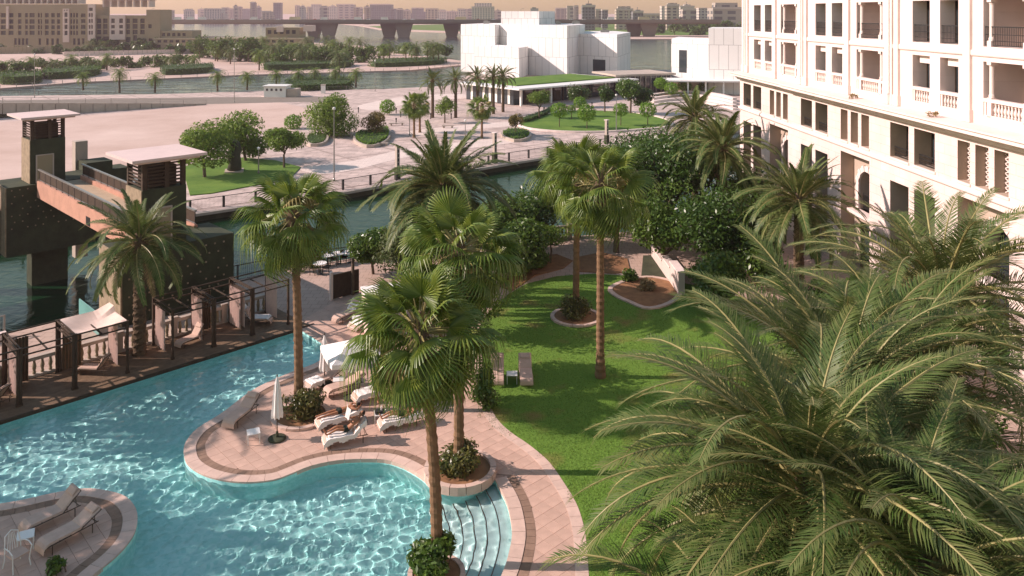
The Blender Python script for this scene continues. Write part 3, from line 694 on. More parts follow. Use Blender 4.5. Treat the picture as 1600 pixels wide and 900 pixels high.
# right white wing
ww = thing('white_annex', tuple(P(1107,146,PL)), 0, 'plain white annex with one tall narrow window behind the hotel corner', 'building'); wl = Vector(ww.location)
blockp([(1049,141),(1107,146),(1112,140),(1060,132)], 62, 'block', 0, ww, ref=(1107,146))
blockp([(1107,146.5),(1260,152),(1260,138),(1113,138)], 44, 'block', 0, ww, ref=(1107,146.5))
def in_wall(x0, x1, yt, yb, A, B, parent, name, m):
    A = P(*A, PL); B = P(*B, PL); O = Vector(parent.location)
    def hit(x):
        k = (x-800)/F; t = (k*A.y-A.x)/((B.x-A.x)-k*(B.y-A.y)); return A.lerp(B, t)
    a, c = hit(x0), hit(x1); nr = Vector(((c-a).y, -(c-a).x, 0)).normalized(); z0, z1 = H-(yb-YH)/F*a.y, H-(yt-YH)/F*a.y
    b = MB(); p = [a+nr*.05, c+nr*.05, c-nr*.3, a-nr*.3]; b.hexa([(q.x-O.x, q.y-O.y, z0-O.z) for q in p]+[(q.x-O.x, q.y-O.y, z1-O.z) for q in p]); return b.build(name, m, parent)
w_ = in_wall(1061, 1073, 78, 113, (1049,141), (1107,146), ww, 'window', T['glass'])
in_wall(1061, 1073, 92.5, 94, (1049,140.9), (1107,145.9), ww, 'transom', T['white'])
# ---- glazed pavilion
pv = thing('glass_pavilion', tuple(P(815,166,PL)), 0, 'low glazed pavilion with a thin flat white roof in front of the gallery', 'pavilion'); pl_ = Vector(pv.location)
A = P(813,166,PL); B = P(985,148,PL); dv = (B-A).normalized(); nv = Vector((-dv.y, dv.x, 0)); Ln = (B-A).length
loc2 = lambda u, v, z: tuple(A+dv*u+nv*v+Vector((0,0,z))-pl_)
def lbox(b, u0, u1, v0, v1, z0, z1): b.hexa([loc2(u0,v0,z0), loc2(u1,v0,z0), loc2(u1,v1,z0), loc2(u0,v1,z0), loc2(u0,v0,z1), loc2(u1,v0,z1), loc2(u1,v1,z1), loc2(u0,v1,z1)])
b = MB(); lbox(b, -2.2, Ln+1, -2, 22, 3.9, 4.25); b.build('roof', T['whitemetal'], pv)
b = MB(); lbox(b, 2, Ln-2, 3.5, 20, 4.26, 4.5); b.build('roof_garden', T['grass'], pv)
b = MB(); lbox(b, 0, Ln, 2.4, 2.7, 0, 3.89); lbox(b, 0, .25, 2.71, 20, 0, 3.89); b.build('glazing', T['glass'], pv)
for i in range(13):
    u = i*(Ln-.4)/12; b = MB(); lbox(b, u, u+.3, 2.1, 2.39, 0, 3.89) if i % 3 else lbox(b, u, u+.45, -.2, .25, 0, 3.89); b.build('column', T['whitemetal'] if i % 3 == 0 else T['timber'], pv)
for i in range(7): b = MB(); lbox(b, -.12, -.002, 3.5+i*2.3, 4.3+i*2.3, .2, 3.7); b.build('fin', T['whitemetal'], pv)
for i in (1, 3, 4, 7, 9): u = i*Ln/12+.5; b = MB(); lbox(b, u, u+1.9, 2.25, 2.38, .1, 2.6); b.build('door', T['timber'], pv)
# link block + canopy on the right
gb = thing('link_block', tuple(P(1010,146,PL)), 0, 'small glazed link block with flat roof between gallery and annex', 'building'); O = Vector(gb.location)
A = P(975,146,PL); B = P(1048,143,PL); dv = (B-A).normalized(); nv = Vector((-dv.y, dv.x, 0)); Ln = (B-A).length; pl_ = O
b = MB(); lbox(b, -3, Ln+1, -1, 13, 4.6, 5.1); b.build('roof', T['concrete'], gb)
b = MB(); lbox(b, 0, Ln, 0, 12, 0, 4.59); b.build('glazing', T['glass'], gb)
for i in range(9): u = i*Ln/9; b = MB(); lbox(b, u, u+.25, -.2, -.003, 0, 4.58); b.build('mullion', T['steel'], gb)
cp = thing('canopy', tuple(P(1100,150,PL)), 0, 'long flat white canopy on posts below the white annex', 'canopy'); pl_ = Vector(cp.location)
A = P(1046,149,PL); B = P(1160,150,PL); dv = (B-A).normalized(); nv = Vector((-dv.y, dv.x, 0)); Ln = (B-A).length
b = MB(); lbox(b, -1, Ln+1, -1, 8, 3.6, 3.95); b.build('roof', T['whitemetal'], cp)
for i in range(5): u = i*(Ln-.5)/4; b = MB(); lbox(b, u, u+.4, -.4, 0, 0, 3.59); b.build('post', T['whitemetal'], cp)
b = MB(); lbox(b, 0, Ln, 7, 7.5, 0, 3.59); b.build('rear_wall', T['palebuild'], cp)
# ---- terraced building at left
lb = thing('apartment_building', tuple(P(125,80,-4.6)), 0, 'shaded apartment building with pale bays and rooftop pergola across the inlet', 'building'); O = Vector(lb.location); Yb = O.y
def px_block(x0, x1, yt, yb, dy, dep, name, m, wins=(), wm=T['glass'], par=lb):
    Y = Yb+dy; s = F/Y; X0, X1 = (x0-800)/s-O.x, (x1-800)/s-O.x; z0, z1 = H-(yb-YH)/s-O.z, H-(yt-YH)/s-O.z
    b = MB(); rects = []
    for (wx0, wx1, wy0, wy1) in wins: rects.append(((wx0-800)/s-O.x, (wx1-800)/s-O.x, H-(wy1-YH)/s-O.z, H-(wy0-YH)/s-O.z))
    us = sorted({X0, X1} | {r[0] for r in rects} | {r[1] for r in rects}); zs = sorted({z0, z1} | {r[2] for r in rects} | {r[3] for r in rects})
    for j in range(len(zs)-1):
        run = None
        for i in range(len(us)):
            hit = i == len(us)-1 or any(r[0] <= us[i]+1e-6 and r[1] >= us[i+1]-1e-6 and r[2] <= zs[j]+1e-6 and r[3] >= zs[j+1]-1e-6 for r in rects)
            if hit:
                if run is not None: b.quad((run,dy,zs[j]), (us[i],dy,zs[j]), (us[i],dy,zs[j+1]), (run,dy,zs[j+1])); run = None
            elif run is None: run = us[i]
    for r in rects: reveal(b, r[0], r[1], r[2], r[3], dy, dy+.8)
    b.quad((X0,dy,z0), (X0,dy,z1), (X0,dy+dep,z1), (X0,dy+dep,z0)); b.quad((X1,dy,z1), (X1,dy,z0), (X1,dy+dep,z0), (X1,dy+dep,z1)); b.quad((X0,dy,z1), (X1,dy,z1), (X1,dy+dep,z1), (X0,dy+dep,z1)); b.quad((X0,dy+dep,z0), (X0,dy+dep,z1), (X1,dy+dep,z1), (X1,dy+dep,z0))
    o = b.build(name, m, par)
    for r in rects: g = MB(); g.box(r[0], r[1], dy+.8, dy+.9, r[2], r[3]); g.build('window', wm, o)
    return o
rows = [(20.5,27),(30.2,37),(39.5,45.5),(48,54.5)]
cols = [(-20,-14),(-8,-2),(1,9),(13,21),(28,33.5),(39,43.5),(46,54),(59,62),(63.5,65.5),(70,76),(80,85.5),(89,94)]
px_block(-60, 147, 6.5, 82, 0, 18, 'main_block', T['shadebuild'], [(a, c, y0, y1) for a, c in cols for y0, y1 in rows]+[(109.5+i*4.6, 112.5+i*4.6, y0, y1) for i in range(3) for y0, y1 in rows]+[(126.5,133.5,y0,y1) for y0, y1 in ((21,27),(30,36),(39,45),(48,54))]+[(x, x+4, 60, 70) for x in (22, 28, 34, 40, 60, 72, 80, 88, 114, 121, 128)])
px_block(98, 107.5, 13.5, 66, -.9, .88, 'bay', T['palebuild'], [(100.5,105.5,19.5+i*9.5,26.5+i*9.5) for i in range(4)]+[(99.6,101.4,15,17),(103.5,105.3,15,17)])
px_block(137, 148.2, 7, 64, -.9, .88, 'bay', T['palebuild'], [(138.5,144.8,12,17)]+[(138.5,141.2,20.5+i*9.2,26.5+i*9.2) for i in range(4)]+[(142.2,144.9,20.5+i*9.2,26.5+i*9.2) for i in range(4)])
px_block(9.5, 13, 10, 45, -.9, .88, 'bay', T['palebuild'])
px_block(148.4, 229, 24, 82, 2, 16, 'wing', T['shadebuild'], [(a, c, y0, y1) for a, c in ((151,158),(161,168),(197,203),(207,215),(219,226)) for y0, y1 in ((29,36),(37.5,45),(46.5,53.5))]+[(150,158,57,66),(161,170,57,66),(196,204,58,66),(208,214,55,64)])
px_block(171, 195, 23.5, 62, .8, 1.1, 'bay', T['palebuild'], [(a, c, y0, y1) for a, c in ((173.3,179.3),(186,192)) for y0, y1 in ((29,36),(39,44.3),(47.5,53.5))])
px_block(228.6, 250, 15, 80, 1, 16, 'corner_block', T['shadebuild'], [(231.5,237,38,44),(232,238,60,64),(232,239,70,77)])
px_block(240, 476, 60, 82, -4, 22, 'podium', T['shadebuild'], [(246+i*9.4, 252+i*9.4, 62.5, 66.5) for i in range(23)]+[(244+i*15, 251+i*15, 70, 77.5) for i in range(14)])
px_block(250, 300, 48, 60, 2, 14, 'terrace_block', T['shadebuild'], [(253+i*8, 258+i*8, 51.5, 56.5) for i in range(5)])
px_block(415, 468, 43, 60, 6, 14, 'terrace_block', T['shadebuild'], [(418+i*9.5, 424+i*9.5, 47, 53) for i in range(5)])
px_block(432, 442, 41, 50, 4, 1.9, 'bay', T['palebuild']); px_block(474, 488, 39.5, 49, 7, 8, 'bay', T['palebuild'])
b = MB(); s = F/Yb
for i in range(15): x = (-20+i*9.6-800)/s-O.x; b.box(x, x+.9, 4, 12, 30.6-3.2, 33)
b.box((-60-800)/s-O.x, (118-800)/s-O.x, 3.6, 12.4, 33.01, 33.8); b.build('pergola', T['palebuild'], lb)
b = MB()
for i in range(7): x = (156+i*12-800)/s-O.x; b.box(x, x+.8, 3, 10, 25.5, 29.4)
b.box((154-800)/s-O.x, (232-800)/s-O.x, 2.6, 10.4, 29.41, 31.2); b.build('pergola', T['palebuild'], lb)
# fences on the sand in front of it
fe = thing('site_hoarding', tuple(P(100,87,-4.6)), 0, 'pale site hoarding fence on the sand before the brown building', 'fence'); O2 = Vector(fe.location)
A = P(100,88,-4.6); B = P(322,83,-4.6)
for i in range(30):
    a = A.lerp(B, i/30+.001); c = A.lerp(B, (i+1)/30-.001); b = MB(); b.bar(a-O2+Vector((0,0,1.2)), c-O2+Vector((0,0,1.2)), .2, 2.4); b.build('panel', T['palebuild'], fe)
fe = thing('site_hoarding', tuple(P(0,86,-4.6)), 0, 'dark mesh site fence on the sand in front of the main block', 'fence'); O2 = Vector(fe.location)
A = P(-80,85.5,-4.6); B = P(94,83,-4.6)
for i in range(26):
    a = A.lerp(B, i/26+.001); c = A.lerp(B, (i+1)/26-.001); b = MB(); b.bar(a-O2+Vector((0,0,1.9)), c-O2+Vector((0,0,1.9)), .2, 3.8); b.build('panel', T['shadebuild'], fe)
sh = thing('site_tent', tuple(P(76,74,-4.6)), 0, 'long low white tent roof on the sand by the dark mesh fence', 'tent')
b = MB(); b.tube([(-13,0,4.6), (-11,0,5.4), (0,0,5.6), (10,0,5.2), (12,0,4.7)], [.6,1.6,1.8,1.5,.5], 10); b.build('roof', T['whitemetal'], sh)
for x in (-10, -3, 4, 10): b = MB(); b.box(x-.2, x+.2, -.2, .2, 0, 4.5); b.build('post', T['steel'], sh)
# promenade railings by the inlet
rail_run([P(-60,147,PL), P(0,149.5,PL), P(120,147.5,PL), P(300,145.5,PL), P(420,143,PL), P(600,139.5,PL)], 'inlet_railing', 'thin railing on the near bank of the inlet', 'railing', T['steel'], 1.1, 5, 3, False, .12)
rail_run([P(0,138.4,-4.6), P(120,129,-4.6), P(380,117.4,-4.6), P(640,110,-4.6), P(716,102.6,-4.6)], 'inlet_railing', 'thin railing on the far bank of the inlet', 'railing', T['steel'], 1.1, 5, 3, False, .14)
# ============================================================ pool deck, coping, lawn
CO, BO = .46, .34
def arc_len(pts):
    a = [0]
    for i in range(len(pts)-1): a.append(a[-1]+sqrt((pts[i+1][0]-pts[i][0])**2+(pts[i+1][1]-pts[i][1])**2))
    return a
def along(pts, acc, s):
    for i in range(len(acc)-1):
        if s <= acc[i+1]:
            t = (s-acc[i])/max(1e-9, acc[i+1]-acc[i]); return (pts[i][0]+(pts[i+1][0]-pts[i][0])*t, pts[i][1]+(pts[i+1][1]-pts[i][1])*t), i+t
    return pts[-1], len(pts)-1
def lerp2(pts, f):
    i = min(int(f), len(pts)-2); t = f-i; return (pts[i][0]+(pts[i+1][0]-pts[i][0])*t, pts[i][1]+(pts[i+1][1]-pts[i][1])*t)
def course(edge, d0, d1, z0, z1, step, m, name, parent, gap=.012, side=1):
    "stones laid end to end along an edge, between two offsets from it"
    A = offset(edge, side*d0); B = offset(edge, side*d1); acc = arc_len(edge); n = int(acc[-1]/step)
    for i in range(n):
        _, f0 = along(edge, acc, acc[-1]*i/n+gap/2); _, f1 = along(edge, acc, acc[-1]*(i+1)/n-gap/2); fm = (f0+f1)/2
        a = [lerp2(A, f) for f in (f0, fm, f1)]; c = [lerp2(B, f) for f in (f1, fm, f0)]
        b = MB(); b.prism(a+c, z0, z1); b.build(name, m, parent)
side = 1 if area(pool) > 0 else -1
def ground_side(edge):   # which side of the edge is dry
    o1 = offset(edge, .3); k = len(edge)//2; return -1 if inside(o1[k], pool) else 1
s1, s2, s3 = ground_side(e1), ground_side(e2), ground_side(e3)
lawn_edge = [(930,1060),(922,930),(916,847),(910,815),(900,787),(882,757),(857,722),(825,695),(800,678),(776,655),(763,625),(757,590),(752,550),(748,520)]
le = catmull(W2(lawn_edge), 4)
deck_poly = offset(e1, s1*(CO+BO))[2:] + offset(e2, s2*(CO+BO)) + W2([(700,1075)]) + offset(le, .0) + W2([(735,490),(640,455),(560,450),(474,500)])
TANG = R(43.5); TS = .5
def lay_tiles(poly, parent, ref, maxn=296, z1=.03):
    ca, sa = cos(TANG), sin(TANG); q = [(p[0]*ca+p[1]*sa, -p[0]*sa+p[1]*ca) for p in poly]
    if area(q) < 0: q = q[::-1]
    us = [p[0] for p in q]; vs_ = [p[1] for p in q]; tiles = []
    g = .006
    for i in range(int(min(us)/TS)-1, int(max(us)/TS)+1):
        for j in range(int(min(vs_)/TS)-1, int(max(vs_)/TS)+1):
            c = [(i*TS+g, j*TS+g), ((i+1)*TS-g, j*TS+g), ((i+1)*TS-g, (j+1)*TS-g), (i*TS+g, (j+1)*TS-g)]
            t = clip_convex(q, c)
            if len(t) < 3 or abs(area(t)) < .006: continue
            full = abs(area(t)-(TS-2*g)**2) < 1e-4
            if full: t = c
            t = [(x*ca-y*sa, x*sa+y*ca) for x, y in t]; cx = sum(p[0] for p in t)/len(t); cy = sum(p[1] for p in t)/len(t)
            if cy < 22.8: continue
            tiles.append(((cx-ref[0])**2+(cy-ref[1])**2, full, t, (cx, cy)))
    tiles.sort(key=lambda t: t[0]); mb = MB(); mb.prism([(x*ca-y*sa, x*sa+y*ca) for x, y in ((-TS/2+g,-TS/2+g), (TS/2-g,-TS/2+g), (TS/2-g,TS/2-g), (-TS/2+g,TS/2-g))], .002, z1); fm = mb.mesh('tile', T['tile'])
    rest = MB(); rg = random.Random(3)
    for n, (d, full, t, c) in enumerate(tiles):
        if n < maxn:
            if full: link('tile', fm, parent, (c[0], c[1], rg.uniform(-.0015,.0015)))
            else:
                b = MB(); b.prism([(p[0]-c[0], p[1]-c[1]) for p in t], .002, z1); b.build('tile', T['tile'], parent, (c[0], c[1], 0))
        else: rest.prism(t, .002, z1)
    if rest.v: rest.build('tile_field', T['tile'], parent)['kind'] = 'stuff'
    return len(tiles)
dk = sheet('pool_deck', [p for p in deck_poly], T['grout'], .004)
nt_ = lay_tiles(deck_poly, dk, (-4, 28))
course(e1, .0, CO, -.09, .055, .62, T['coping'], 'coping_stone', dk, side=s1)
course(e2, .0, CO, -.09, .055, .62, T['coping'], 'coping_stone', dk, side=s2)
course(e1, CO+.01, CO+BO, .002, .036, .3, T['border'], 'border_brick', dk, side=s1)
course(e2, CO+.01, CO+BO, .002, .036, .3, T['border'], 'border_brick', dk, side=s2)
course(le, .0, .42, .002, .04, .55, T['coping'], 'edging_stone', dk, side=-1 if inside(offset(le, .3)[len(le)//2], deck_poly) is False else 1)
isl = offset(e3, s3*(CO+BO)); isl_poly = isl + W2([(-260,1000)])
ik = sheet('island_deck', isl_poly, T['grout'], .004)
lay_tiles(isl_poly, ik, (-13, 27))
course(e3, .0, CO, -.09, .055, .62, T['coping'], 'coping_stone', ik, side=s3)
course(e3, CO+.01, CO+BO, .002, .036, .3, T['border'], 'border_brick', ik, side=s3)
# back deck edge in dark timber under the cabanas
EA, EB = Vector((.7071,.7071,0)), Vector((-.7071,.7071,0))       # along the canal, and across it
O0 = Vector((28.05*-1, 28.05, 0))                                   # a point on the pool's straight edge
def CP(a, b_, z=0): return O0+EA*a+EB*b_+Vector((0,0,z))
T['decking'] = mat('deck_boards', (.16,.105,.062), .75, .25, 3, .25, 30, rnd=.12)
cdk = struct(MB().build('cabana_deck', T['decking']) if False else (lambda b: (b.prism([tuple(CP(-8,.02))[:2], tuple(CP(23.6,.02))[:2], tuple(CP(23.6,3.6))[:2], tuple(CP(-8,3.6))[:2]], .004, .02), b.build('cabana_deck', T['grout']))[1])(MB()))
bm_ = None
for i in range(23):      # boards
    b0 = .03+i*.155; b = MB(); b.prism([tuple(CP(-8,b0))[:2], tuple(CP(23.6,b0))[:2], tuple(CP(23.6,b0+.147))[:2], tuple(CP(-8,b0+.147))[:2]], .021, .05); b.build('board', T['decking'], cdk)
b = MB(); b.prism([tuple(CP(-8,-.06))[:2], tuple(CP(23.9,-.06))[:2], tuple(CP(23.9,.025))[:2], tuple(CP(-8,.025))[:2]], -.1, .06); b.build('edge_board', T['timber'], cdk)
# pool steps: concentric treads at the curved end
st = sheet('pool_steps', [(0,0),(0,.01),(.01,0)], T['pool_tile'], -5)
T['step'] = mat('pool_step', (.6,.82,.79), .6, .08, 3, .1, 30)
ex = offset(e2, 0)
for i in range(6):
    A_ = offset(e2, -s2*.42*i); B_ = offset(e2, -s2*(.42*(i+1)+.02)); b = MB(); z = -.26-.14*i
    for j in range(len(e2)-1):
        b.hexa([(*A_[j],PZ), (*A_[j+1],PZ), (*B_[j+1],PZ), (*B_[j],PZ), (*A_[j],z), (*A_[j+1],z), (*B_[j+1],z), (*B_[j],z)])
    o = b.build('step', T['step'], st); o.cycles.is_caustics_receiver = True
    b = MB(); B2 = offset(e2, -s2*(.42*(i+1)-.04)); B3 = offset(e2, -s2*(.42*(i+1)-.0))
    for j in range(len(e2)-1): b.quad((*B2[j],z+.004), (*B2[j+1],z+.004), (*B3[j+1],z+.004), (*B3[j],z+.004))
    b.build('nosing', T['border'], o)
# ---- lawn
lawn = le + W2([(752,505),(770,482),(792,462),(822,444),(870,432),(930,428),(985,432),(1050,440),(1120,452)]) + [(17.5,44), (18.5,20), (8,18)]
if area(lawn) < 0: lawn = lawn[::-1]
def lawnmat():
    m, nt, b_ = nodes('lawn_turf'); L = nt.links.new; tc = N(nt, 'ShaderNodeTexCoord'); n1 = N(nt, 'ShaderNodeTexNoise'); n1.inputs['Scale'].default_value = .45; n1.inputs['Detail'].default_value = 5
    n2 = N(nt, 'ShaderNodeTexNoise'); n2.inputs['Scale'].default_value = 14; n2.inputs['Detail'].default_value = 6; L(tc.outputs['Object'], n1.inputs[0]); L(tc.outputs['Object'], n2.inputs[0])
    a = N(nt, 'ShaderNodeMix', data_type='RGBA'); L(n2.outputs['Fac'], a.inputs[0]); a.inputs[6].default_value = (.05,.13,.008,1); a.inputs[7].default_value = (.15,.27,.022,1)
    r = N(nt, 'ShaderNodeMapRange'); r.inputs[1].default_value = .56; r.inputs[2].default_value = .74; L(n1.outputs['Fac'], r.inputs[0])
    d = N(nt, 'ShaderNodeMix', data_type='RGBA'); L(r.outputs[0], d.inputs[0]); L(a.outputs[2], d.inputs[6]); d.inputs[7].default_value = (.2,.14,.04,1); L(d.outputs[2], b_.inputs['Base Color'])
    b_.inputs['Roughness'].default_value = .95; bp = N(nt, 'ShaderNodeBump'); bp.inputs['Distance'].default_value = .05; L(n2.outputs['Fac'], bp.inputs['Height']); L(bp.outputs[0], b_.inputs['Normal'])
    return m
T['lawn'] = lawnmat(); T['blade'] = leafmat('grass_blade', (.055,.12,.01), (.18,.26,.04), .6, .3)
lo = sheet('lawn', lawn, T['lawn'], .03)
rg = random.Random(5); b = MB(); xs = [p[0] for p in lawn]; ys = [p[1] for p in lawn]; x0, x1, y0, y1 = min(xs), 18, 22, max(ys); k = 0
cells = {}
while k < 130000:
    x = rg.uniform(x0, x1); y = y0+(y1-y0)*rg.random()**1.5
    key = (int(x*2), int(y*2))
    if key not in cells: cells[key] = inside((key[0]/2+.25, key[1]/2+.25), lawn)
    k += 1
    if not cells[key]: continue
    a = rg.uniform(0, pi); h = rg.uniform(.03,.065); w = .012; dx, dy = cos(a)*w, sin(a)*w; lx, ly = rg.uniform(-.03,.03), rg.uniform(-.03,.03)
    b.tri((x-dx,y-dy,.028), (x+dx,y+dy,.028), (x+lx,y+ly,.03+h))
g = b.build('grass', T['blade']); g['kind'] = 'stuff'; g['label'] = 'short mown green grass blades covering the hotel lawn'; g['category'] = 'grass'
# planting beds
bed1 = catmull(W2([(958,452),(985,440),(1020,436),(1060,448),(1050,470),(1015,482),(985,472),(964,462)]), 4, True)
slab('planting_bed', bed1, T['soil'], .0, .09)
def ring_kerb(c, r, name_label, parent=None, h=.14, w=.22, seg=14, hole=None):
    t = thing('planter_ring', (c[0], c[1], 0), 0, name_label, 'planter'); b = MB()
    for i in range(seg):
        a0, a1 = 2*pi*i/seg+.01, 2*pi*(i+1)/seg-.01; am = (a0+a1)/2
        b = MB(); b.prism([(r*cos(a), r*sin(a)) for a in (a0, am, a1)]+[((r+w)*cos(a), (r+w)*sin(a)) for a in (a1, am, a0)], .004, h); b.build('kerb_stone', T['coping'], t)
    b = MB(); b.prism([(r*.995*cos(2*pi*i/24), r*.995*sin(2*pi*i/24)) for i in range(24)], .004, h*.7); b.build('soil', T['soil'], t)
    return t
b1o = offset(bed1, -.3 if area(bed1) > 0 else .3, True); b = MB()
for i in range(len(bed1)):
    j = (i+1) % len(bed1); b.hexa([(*bed1[i],.031), (*bed1[j],.031), (*b1o[j],.031), (*b1o[i],.031), (*bed1[i],.12), (*bed1[j],.12), (*b1o[j],.12), (*b1o[i],.12)])
struct(b.build('bed_kerb', T['coping']))
slab('planting_bed', W2([(800,455),(835,432),(880,420),(895,408),(870,398),(820,402),(795,420),(780,448)]), T['soil'], .0, .06)
slab('planting_bed', W2([(905,425),(960,428),(985,425),(980,405),(940,395),(905,402)]), T['soil'], .0, .06)
struct((lambda b: (b.prism(W2([(1000,452),(1060,455),(1046,400),(1005,400)]), .032, .05), b.build('path', T['darkstone']))[1])(MB()))
# ============================================================ footbridge with lift towers, cabanas, promenade
C2 = Vector((-21.6, 44.5, 0))
def BP(a, b_, z=0): return C2+EA*a+EB*b_+Vector((0,0,z))
QY = R(45)
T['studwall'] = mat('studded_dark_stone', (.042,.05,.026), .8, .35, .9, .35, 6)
T['sunwall'] = mat('lit_side_and_stud_stone', (.3,.23,.15), .85, .3, 2.5, .5, 9)  # lighter copy of the tower stone paints sun on side faces; studs reuse it
T['orange'] = mat('orange_sandstone', (.5,.27,.19), .85, .15, 1.2, .2, 20)
T['roofpale'] = mat('pale_roof', (.64,.5,.46), .8, .08, .6, .08, 20)
def tower(a, b_, z0, ztop, label, blk, lit_face=True):
    t = thing('lift_tower', tuple(BP(a, b_, 0)), QY, label, 'tower')
    w = 2.5
    x0, x1, y0, y1, zb, zt = blk
    B = MB(); B.box(x0, x1, y0, y1, zb, zt); B.build('base', T['studwall'], t)
    B = MB(); B.box(x0-.1, x0-.003, y0+.02, y1-.02, max(zb, -1.5), zt-.02); B.build('sunlit_side', T['sunwall'], t)  # thin sheet painting sunlight on the side of the base
    s = MB()                                     # rows of studs on the dark face
    for i in range(int((x1-x0)/.55)):
        for j in range(int((zt-max(zb,.3))/.5)):
            if (i*7+j*5) % 4 == 3: continue
            cx, cz = x0+.35+i*.55+(.2 if j % 2 else 0), max(zb,.3)+.3+j*.5
            if cx < x1-.15: s.box(cx-.045, cx+.045, y0-.05, y0-.002, cz-.045, cz+.045)
    s.build('studs', T['sunwall'], t)['kind'] = 'stuff'
    B = MB(); zl = ztop-1.75; B.box(0, w, 0, w, zt+.003, zl); B.build('shaft', T['studwall'], t)
    B = MB(); B.box(-.06, -.003, .05, w-.05, zt+.01, zl-.02); B.build('sunlit_side', T['sunwall'], t)  # same painted sunlight along the side of the shaft
    for (cx, cy) in ((.14,.14), (w-.14,.14), (.14,w-.14), (w-.14,w-.14), (w*.55,.1)):
        B = MB(); B.box(cx-.13, cx+.13, cy-.09, cy+.13, zl+.003, ztop-.003); B.build('post', T['timber'], t)
    for k in range(8):
        z = zl+.16+k*.2
        B = MB(); B.box(.28, w-.28, .02, .1, z, z+.085); B.build('slat', T['timber'], t)
        B = MB(); B.box(.02, .1, .28, w-.28, z, z+.085); B.build('slat', T['timber'], t)
    B = MB(); B.box(.5, w-.4, .45, w-.4, zl+.01, zl+1.2); B.build('machine_housing', T['timber'], t)
    B = MB(); o = .88; B.box(-o, w+o, -o, w+o, ztop, ztop+.16); B.box(-o+.3, w+o-.3, -o+.3, w+o-.3, ztop-.14, ztop-.004); B.build('roof', T['roofpale'], t)
    d = MB(); d.box(w*.18, w*.62, -.06, -.003, zt+.02, zt+2.2); dd = d.build('door', T['shadebuild'], t)
    f = MB(); f.box(w*.14, w*.18, -.1, -.003, zt+.02, zt+2.28); f.box(w*.62, w*.66, -.1, -.003, zt+.02, zt+2.28); f.box(w*.18, w*.62, -.1, -.003, zt+2.2, zt+2.28); f.build('door_frame', T['concrete'], dd)
    return t
tower(1.15, .35, 0, 9.1, 'dark lift tower with pale flat roof rising above the cabanas', (-1.2, 5.3, -.3, 3.2, .0, 4.0))
tower(1.75, 25.4, 0, 9.1, 'dark lift tower with pale flat roof at the sand lot end of the footbridge', (-1.75, 4.7, -.35, 3.6, -1.6, 3.85))
fb = thing('footbridge', tuple(BP(2.3, 3.2, 0)), QY, 'stone footbridge with orange fascia and dark railings between the lift towers', 'bridge')
L_ = 22.0
b = MB(); b.box(0, 2.9, -.2, L_-.36, 3.5, 3.82); b.build('deck', T['paving'], fb)
for x in (-.25, 2.9):
    b = MB(); b.box(x, x+.25, -.3, L_-.36, 2.85, 4.15); b.build('fascia', T['orange'], fb)
    r = MB(); r.bar((x+.12, -.3, 5.05), (x+.12, L_-.4, 5.05), .16, .09); r.bar((x+.12, -.3, 4.25), (x+.12, L_-.4, 4.25), .04)
    r.build('handrail', T['steel'], fb)
    for i in range(16): y = -.2+i*(L_-.5)/15; b = MB(); b.bar((x+.12, y, 4.15), (x+.12, y, 5.0), .05); b.build('baluster', T['iron'], fb)
    for i in range(15): y = -.2+i*(L_-.5)/15; b = MB(); b.box(x+.11, x+.13, y+.06, y+(L_-.5)/15-.06, 4.3, 4.98); b.build('infill_panel', T['timber'], fb)
b = MB(); b.box(-.28, -.252, 9, 9.8, 2.9, 3.5); b.build('spout', T['iron'], fb)
for (y0, y1) in ((-3, .5), (24.5, 26)):
    b = MB(); b.box(.1, 2.8, y0 if y0 > 0 else 0, y1, -7, 2.54); b.build('pier', T['studwall'], fb)
# abutment walls, stair and landing by the far tower
ab = thing('abutment_wall', tuple(BP(-6, 27, 0)), QY, 'long tall dark abutment wall joined to the sand lot lift tower', 'wall')
b = MB(); b.box(-22, 5.9, 0, 1.2, -1.4, 2.2); b.build('wall', T['studwall'], ab)
for x in (-20,-14,-8,-2,4.5): bb = MB(); bb.box(x,x+1.2,1.5,2.7,-7,2.1); bb.build('pier', T['studwall'], ab); b = MB(); b.box(-22, 5.9, -.1, 1.3, 2.203, 2.4); b.build('coping', T['sandstone_trim'], ab)
b = MB(); b.box(4.2, 5.2, -.9, -.01, -1.4, 4.4); b.build('pier', T['studwall'], ab); b = MB(); b.box(4.1, 5.3, -1, .4, 4.403, 4.6); b.build('coping', T['sandstone_trim'], ab)
ab = thing('stair_wall', tuple(BP(7, 27.5, 0)), QY, 'dark stepped stair wall between the sand lot lift tower and the parked car', 'wall')
for i, (x0, x1, zt) in enumerate(((-.5,1.6,4.6), (1.62,3.4,3.6), (3.42,5,1.2))):
    b = MB(); b.box(x0, x1, 1.2*i, 1.2*i+2.2, -7 if i else -1.4, zt); b.build('wall', T['studwall'], ab)
b = MB(); b.box(-.7,.3,2.3,3.2,-4,6.2); b.build('pillar', T['concrete'], ab)
slab('landing', [tuple(BP(a, c))[:2] for a, c in ((-30,43), (9,43), (16,75), (-60,75))], T['sand'], -8, PL-.03)
slab('landing_quay', [tuple(BP(a, c))[:2] for a, c in ((-40,42.6), (9.4,42.6), (9.4,42.98), (-40,42.98))], T['darkstone'], -8, PL-.02)
